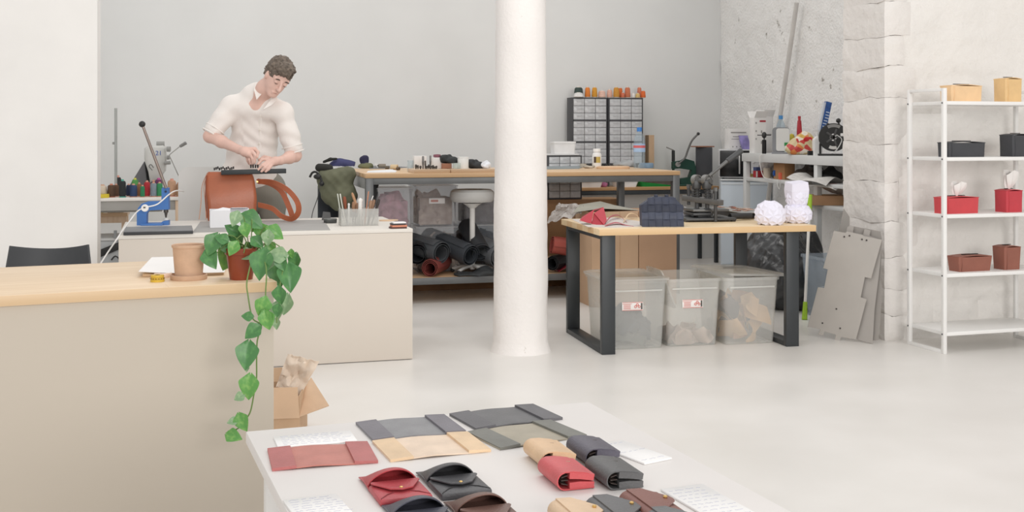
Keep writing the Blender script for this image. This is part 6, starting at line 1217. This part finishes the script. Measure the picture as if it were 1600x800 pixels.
# sewing machine
p = tpn(243, .45); t = thing('sewing_machine', 'grey industrial sewing machine head behind the thread spools', 'sewing machine', p, TH); d = p.y; gm = M('#c9c9c5', .4, var=.03); gm2 = M('#9b9b98', .45, var=.05)
def sm(px, py, dd=0): return Matrix.Rotation(-TH, 4, 'Z') @ (PD(px, py, d+dd)-p)
rg = []
for y, s_ in ((-.06, .86), (-.05, .95), (-.03, 1), (.20, 1), (.26, .85)):
    c_ = sm(244, 252); rg.append([V((c_.x+(q_.x-c_.x)*s_, y, c_.z+(q_.z-c_.z)*s_)) for q_ in [sm(*v) for v in ((226, 232), (231, 228), (255, 227), (259, 230), (260, 250), (258, 268), (254, 273), (252, 284), (235, 285), (232, 268), (226, 250))]])
loft(B(), rg).ob('head', gm, t, 50); z0_ = sm(243, 230).z
B().b2((sm(243, 230).x-.03, .0, .001), (sm(243, 230).x+.045, .12, z0_*.35), .01).ob('pedestal', gm2, t); B().b2((-.30, .05, .001), (.12, .25, .05), .006).ob('bed', gm2, t)
quad([sm(205, 291, .15), sm(229, 252, .15), sm(234, 292, .15)], .12).ob('arm', M('#77777a', .5), t)  # arm wedge in a darker grey, with its shadow put into the colour
c_ = sm(250, 225, .02); B().cyl(c_-V((.028, 0, 0)), c_+V((.035, 0, 0)), .022).ob('top_wheel', gm2, t)
for a_, b_, r_ in (((261, 233, -.04), (266, 233, -.04), .022), ((261, 246, -.04), (265, 246, -.04), .018), ((257, 255, -.05), (266, 254, -.05), .015)): B().cyl(sm(*a_), sm(*b_), r_).ob('tension_knob', gm2, t)
B().cyl(sm(250, 285, -.02), sm(250, 292, -.02), .006).ob('needle_bar', gm2, t); B().box(sm(231.5, 242, -.062), (.02, .006, .05), .002).ob('slot', gm2, t)
B().tube(wavy([sm(240, 262, -.07), sm(236, 257, -.08), sm(233, 260, -.08), sm(238, 266, -.08)], 5), .003, 6).ob('thread_guide', M('#6b6b69', .4), t)
B().tube([sm(262, 245, -.06), sm(267, 240, -.06), sm(282, 228, -.08)], .004, 6).ob('lamp_arm', M('#a9a9a6', .4), t); B().cyl(sm(281, 229, -.08), sm(291, 223, -.08), .012, .014, bev=.003).ob('lamp_head', M('#8c8c8a', .5), t)
m_ = Matrix.Translation(sm(248, 239.5, -.068)) @ FACE; text('21', .052, .001, M('#3f5aa8', .5), 'lettering', t, m_)
t = tag(B().tube(wavy([PD(266, 246, d-.08), PD(276, 268, d-.1), PD(288, 294, d), PD(300, 313, d+.2)], 8), .0035, 6).ob('machine_cable', M('#8f8d89', .5)), 'thin grey cable slanting down from the sewing machine', 'cable')
p = tpn(181, .3); z1 = H-(169-HY)*p.y/F-.821; t = thing('thread_stand', 'thin upright metal thread stand left of the sewing machine', 'stand', p); B().cyl((0, 0, 0), (0, 0, z1), .011).ob('pole', M('#a7aaa8', .4, metal=.3), t); B().box((-.012, 0, z1*.6), (.03, .012, .02), .003).ob('clip', gm2, t); B().cyl((0, 0, 0), (0, 0, .012), .06, n=20).ob('foot', gm2, t)
# small stool with books and clutter left of the bench
p = G(180, 330, .66); p.z = 0; t = thing('step_stool', 'small pale pine stool between left wall and blue press', 'stool', p, TH)
B().b2((-.32, 0, .615), (.10, .3, .645), .003).ob('seat', pine, t); B().b2((-.30, .012, .56), (.08, .03, .614), .002).ob('apron', pine, t)
for x in (-.31, .05):
    for y in (.01, .25): B().b2((x, y, 0), (x+.04, y+.04, .614), .002).ob('leg', pine, t)
p2 = p+U*(-.0)+W*.1; p2.z = .6455
for k, (w_, c_, lab) in enumerate(((.13, '#cbb9a3', 'beige notebook at the bottom of the pile on the pine stool'), (.125, '#b79f8d', 'brown notebook in the middle of the pile on the pine stool'), (.12, '#d3c7b6', 'cream notebook on top of the pile on the pine stool'))): o = tag(B().box((0, 0, .01), (w_, .16, .019), .002).ob('notebook', M(c_, .7)), lab, 'notebook', 'notebooks on the pine stool'); at(o, p2+V((.004*k, 0, .0198*k)), TH+.06*k)
o = tag(B().box((-.13, 0, .004), (.15, .2, .008), .002).ob('folder', M('#d8c890', .7)), 'thin yellow folder on the pine stool', 'folder'); at(o, p2-U*.04, TH)
p = G(170, 412, .3); p.z = 0; t = thing('machine_cabinet', 'grey metal machine base with black belt left of the bench', 'machine', p, TH); B().b2((-.25, 0, 0), (.12, .45, .48), .01).ob('cabinet', M('#b9bcbe', .5, var=.05), t); B().b2((-.26, -.01, .48), (.13, .46, .50), .004).ob('lid', M('#cfd0d0', .5), t); B().box((-.02, -.012, .40), (.30, .012, .055), .004, rot=Matrix.Rotation(R(-22), 4, 'Y')).ob('belt', M('#2b2b2c', .5), t); B().tube(wavy([(.02, -.012, .33), (.05, -.03, .36), (.08, -.03, .33), (.08, -.02, .25)], 6), .006, 6).ob('hook', M('#333334', .5), t); B().cyl((.05, -.02, .5), (.05, -.02, .56), .012).ob('stud', M('#8f9294', .4), t)
# pale plastic chair behind the bag
p = PD(313, 345, 8.3); p.z = 0; t = thing('plastic_chair', 'pale white plastic chair standing behind the leather bag', 'chair', p, R(20)); pw = M('#dedddb', .5, var=.01)
zb0, zb1 = .80, H-(262-HY)*8.3/F
loft(B(), [[V((x, y+.03*abs(x/.2)**2*0-.02*k, z)) for x, z in [(a_, b_) for a_, b_ in rr_out(.40, zb1-.48, .07)]] for k, y in enumerate((.2, .215))]).ob('backrest', pw, t); t.children[0].location = (.06, 0, (.48+zb1)/2); B().box((.06, 0, .46), (.42, .42, .025), .01).ob('seat', pw, t)
for x in (-.12, .24):
    for y in (-.18, .18): B().cyl((.06+(x-.06)*1.15, y*1.1, 0), (x, y, .448), .012).ob('leg', wood('#dcc3a6', '#c4a684', 'z', .1, 1), t)
# coats piled on a chair left of the worktable
cp = PD(523, 300, 9.25); cp.z = 0; t = thing('office_chair', 'dark office chair buried under coats by the back wall', 'chair', cp, TH); dk = M('#33373d', .7)
B().box((-.02, 0, .47), (.32, .42, .07), .02).ob('seat', dk, t); B().box((-.02, .16, .70), (.20, .05, .42), .02).ob('backrest', dk, t); B().cyl((0, 0, .06), (0, 0, .44), .03).ob('post', dk, t)
for k in range(5): a_ = k*1.2566; B().tube([(0, 0, .08), (.26*math.cos(a_), .26*math.sin(a_), .04)], .018, 8).ob('base_arm', dk, t)
jm = M('#6b6d58', .75, var=.15, scale=9)
def jk(px, py, dd=0): q_ = PD(px, py, 9.15+dd); return (q_.x, q_.y, q_.z)
s = SDF((jk(490, 240)[0]-.1, 8.8, .70), (jk(560, 240)[0]+.1, 9.5, 1.25), .008)
s.path([jk(508, 276), jk(545, 272)], (.06, .06), .05).path([jk(510, 280), jk(516, 305), jk(528, 322)], (.055, .065, .05), .05).path([jk(535, 280), jk(540, 305), jk(542, 325)], (.075, .08, .06), .05).path([jk(505, 274), jk(503, 290)], (.03, .025), .03)
s.warp(lambda x, y, z: .004*np.abs(np.sin(38*(x+z)))-.004*np.abs(np.sin(36*(x-z*1.1)))+.004*np.sin(20*z+9*x)); o = s.mesh('quilted_jacket', jm, None, 1); tag(o, 'olive green quilted jacket draped over the office chair', 'jacket')
s = SDF((jk(490, 240)[0]-.1, 8.9, 1.05), (jk(560, 240)[0]+.1, 9.6, 1.30), .007); s.path([jk(516, 266, .1), jk(528, 258, .1), jk(546, 258, .1), jk(556, 253, .1)], (.035, .05, .035, .008), .03); s.warp(lambda x, y, z: .005*np.sin(40*x+30*z)); o = s.mesh('folded_cloth', M('#41436a', .8, var=.15), None, 1); tag(o, 'dark blue cloth lying on top of the olive jacket', 'cloth')
s = SDF((jk(490, 240)[0]-.1, 8.9, 1.0), (jk(560, 240)[0]+.1, 9.6, 1.32), .007); s.path([jk(499, 262, .0), jk(514, 263, .0)], (.034, .034), .02).path([jk(506, 253, .05), jk(516, 249, .05), jk(526, 248, .05)], (.012, .014, .01), .01); o = s.mesh('flat_cap', M('#30302d', .8, var=.1), None, 1); tag(o, 'black cap lying beside the dark blue cloth', 'cap')
o_ = V(jk(498, 280)); t = thing('headphones', 'black headphones hanging from the olive jacket with a thin cord', 'headphones', o_); B().tube(wavy([V(jk(*v))-o_ for v in ((484, 277, -.1), (488, 270, -.1), (494, 269, -.1), (500, 276, -.1), (503, 285, -.1))], 5), (.008,)*21 if False else .009, 8).ob('band', M('#262626', .5), t); B().ball(V(jk(496, 276, -.1))-o_, (.032, .02, .022), 2).ob('ear_cup', M('#2a2a2a', .5), t); B().ball(V(jk(502.5, 287, -.1))-o_, (.022, .02, .02), 2).ob('ear_cup', M('#2a2a2a', .5), t); B().tube(wavy([V(jk(*v))-o_ for v in ((500, 291, -.1), (496, 310, -.1), (489, 330, -.1), (486, 346, -.1))], 6), .0035, 6).ob('cord', M('#4a4a4a', .5), t)
o = lump('black_bag', [((0, 0, .20), (.15, .12, .22)), ((.02, 0, .42), (.13, .1, .16)), ((.03, .02, .60), (.1, .07, .13))], .014, M('#26272a', .7), amp=.006, f=30, floor_z=0); tag(o, 'black rucksack on the floor below the olive jacket', 'bag'); at(o, PD(540, 340, 8.95)*1); o.location.z = 0
o = lump('black_bag', [((0, 0, .0), (.03, .05, .12)), ((0, 0, .1), (.025, .04, .05))], .01, M('#26272a', .7), amp=.004, f=40); tag(o, 'black scarf hanging from the worktable frame', 'scarf'); at(o, PD(585, 300, 8.98))
p = PD(504, 339, 7.35); p = G(505, 347, .764)+V((0, .12, 0)); p.z = .764; o = tag(quad([(-.03, 0, 0), (.03, 0, 0), (.02, .03, .05), (-.025, .03, .055)], .004).ob('leather_tab', M('#5c5c5c', .6)), 'small grey leather tab standing near the black tin', 'leather piece'); at(o, p)

# ---------------------------------------------------------------- black shell chair behind the counter
p = PD(62, 400, 5.2); p.z = 0; t = thing('shell_chair', 'matte black moulded shell chair behind the counter', 'chair', p, CA-R(14)); sm_ = M('#45474a', .55, var=.04); zc_ = H-(397-HY)*5.2/F; hw = 62*5.2/F
def shell(u, v):
    s_ = (u-.5)*2; w_ = hw*(1.18-.18*v-.10*abs(v-.5)); x = s_*w_
    z = .45+(zc_-.45)*v+(.022*s_*s_*v**3 if True else 0); y = .20+.06*v-.07*s_*s_; return (x, y, z)
B().grid(shell, 20, 16, .012).ob('backrest', sm_, t, 60); B().grid(lambda u, v: ((u-.5)*.42, -.2+.42*v, .445+.03*(2*u-1)**2-.02*math.sin(math.pi*v)), 12, 10, .012).ob('seat', sm_, t, 60)
for x in (-.17, .17):
    for y in (-.16, .18): B().cyl((x*1.2, y*1.2, 0), (x*.8, y*.8, .425), .013).ob('leg', blacksteel, t)
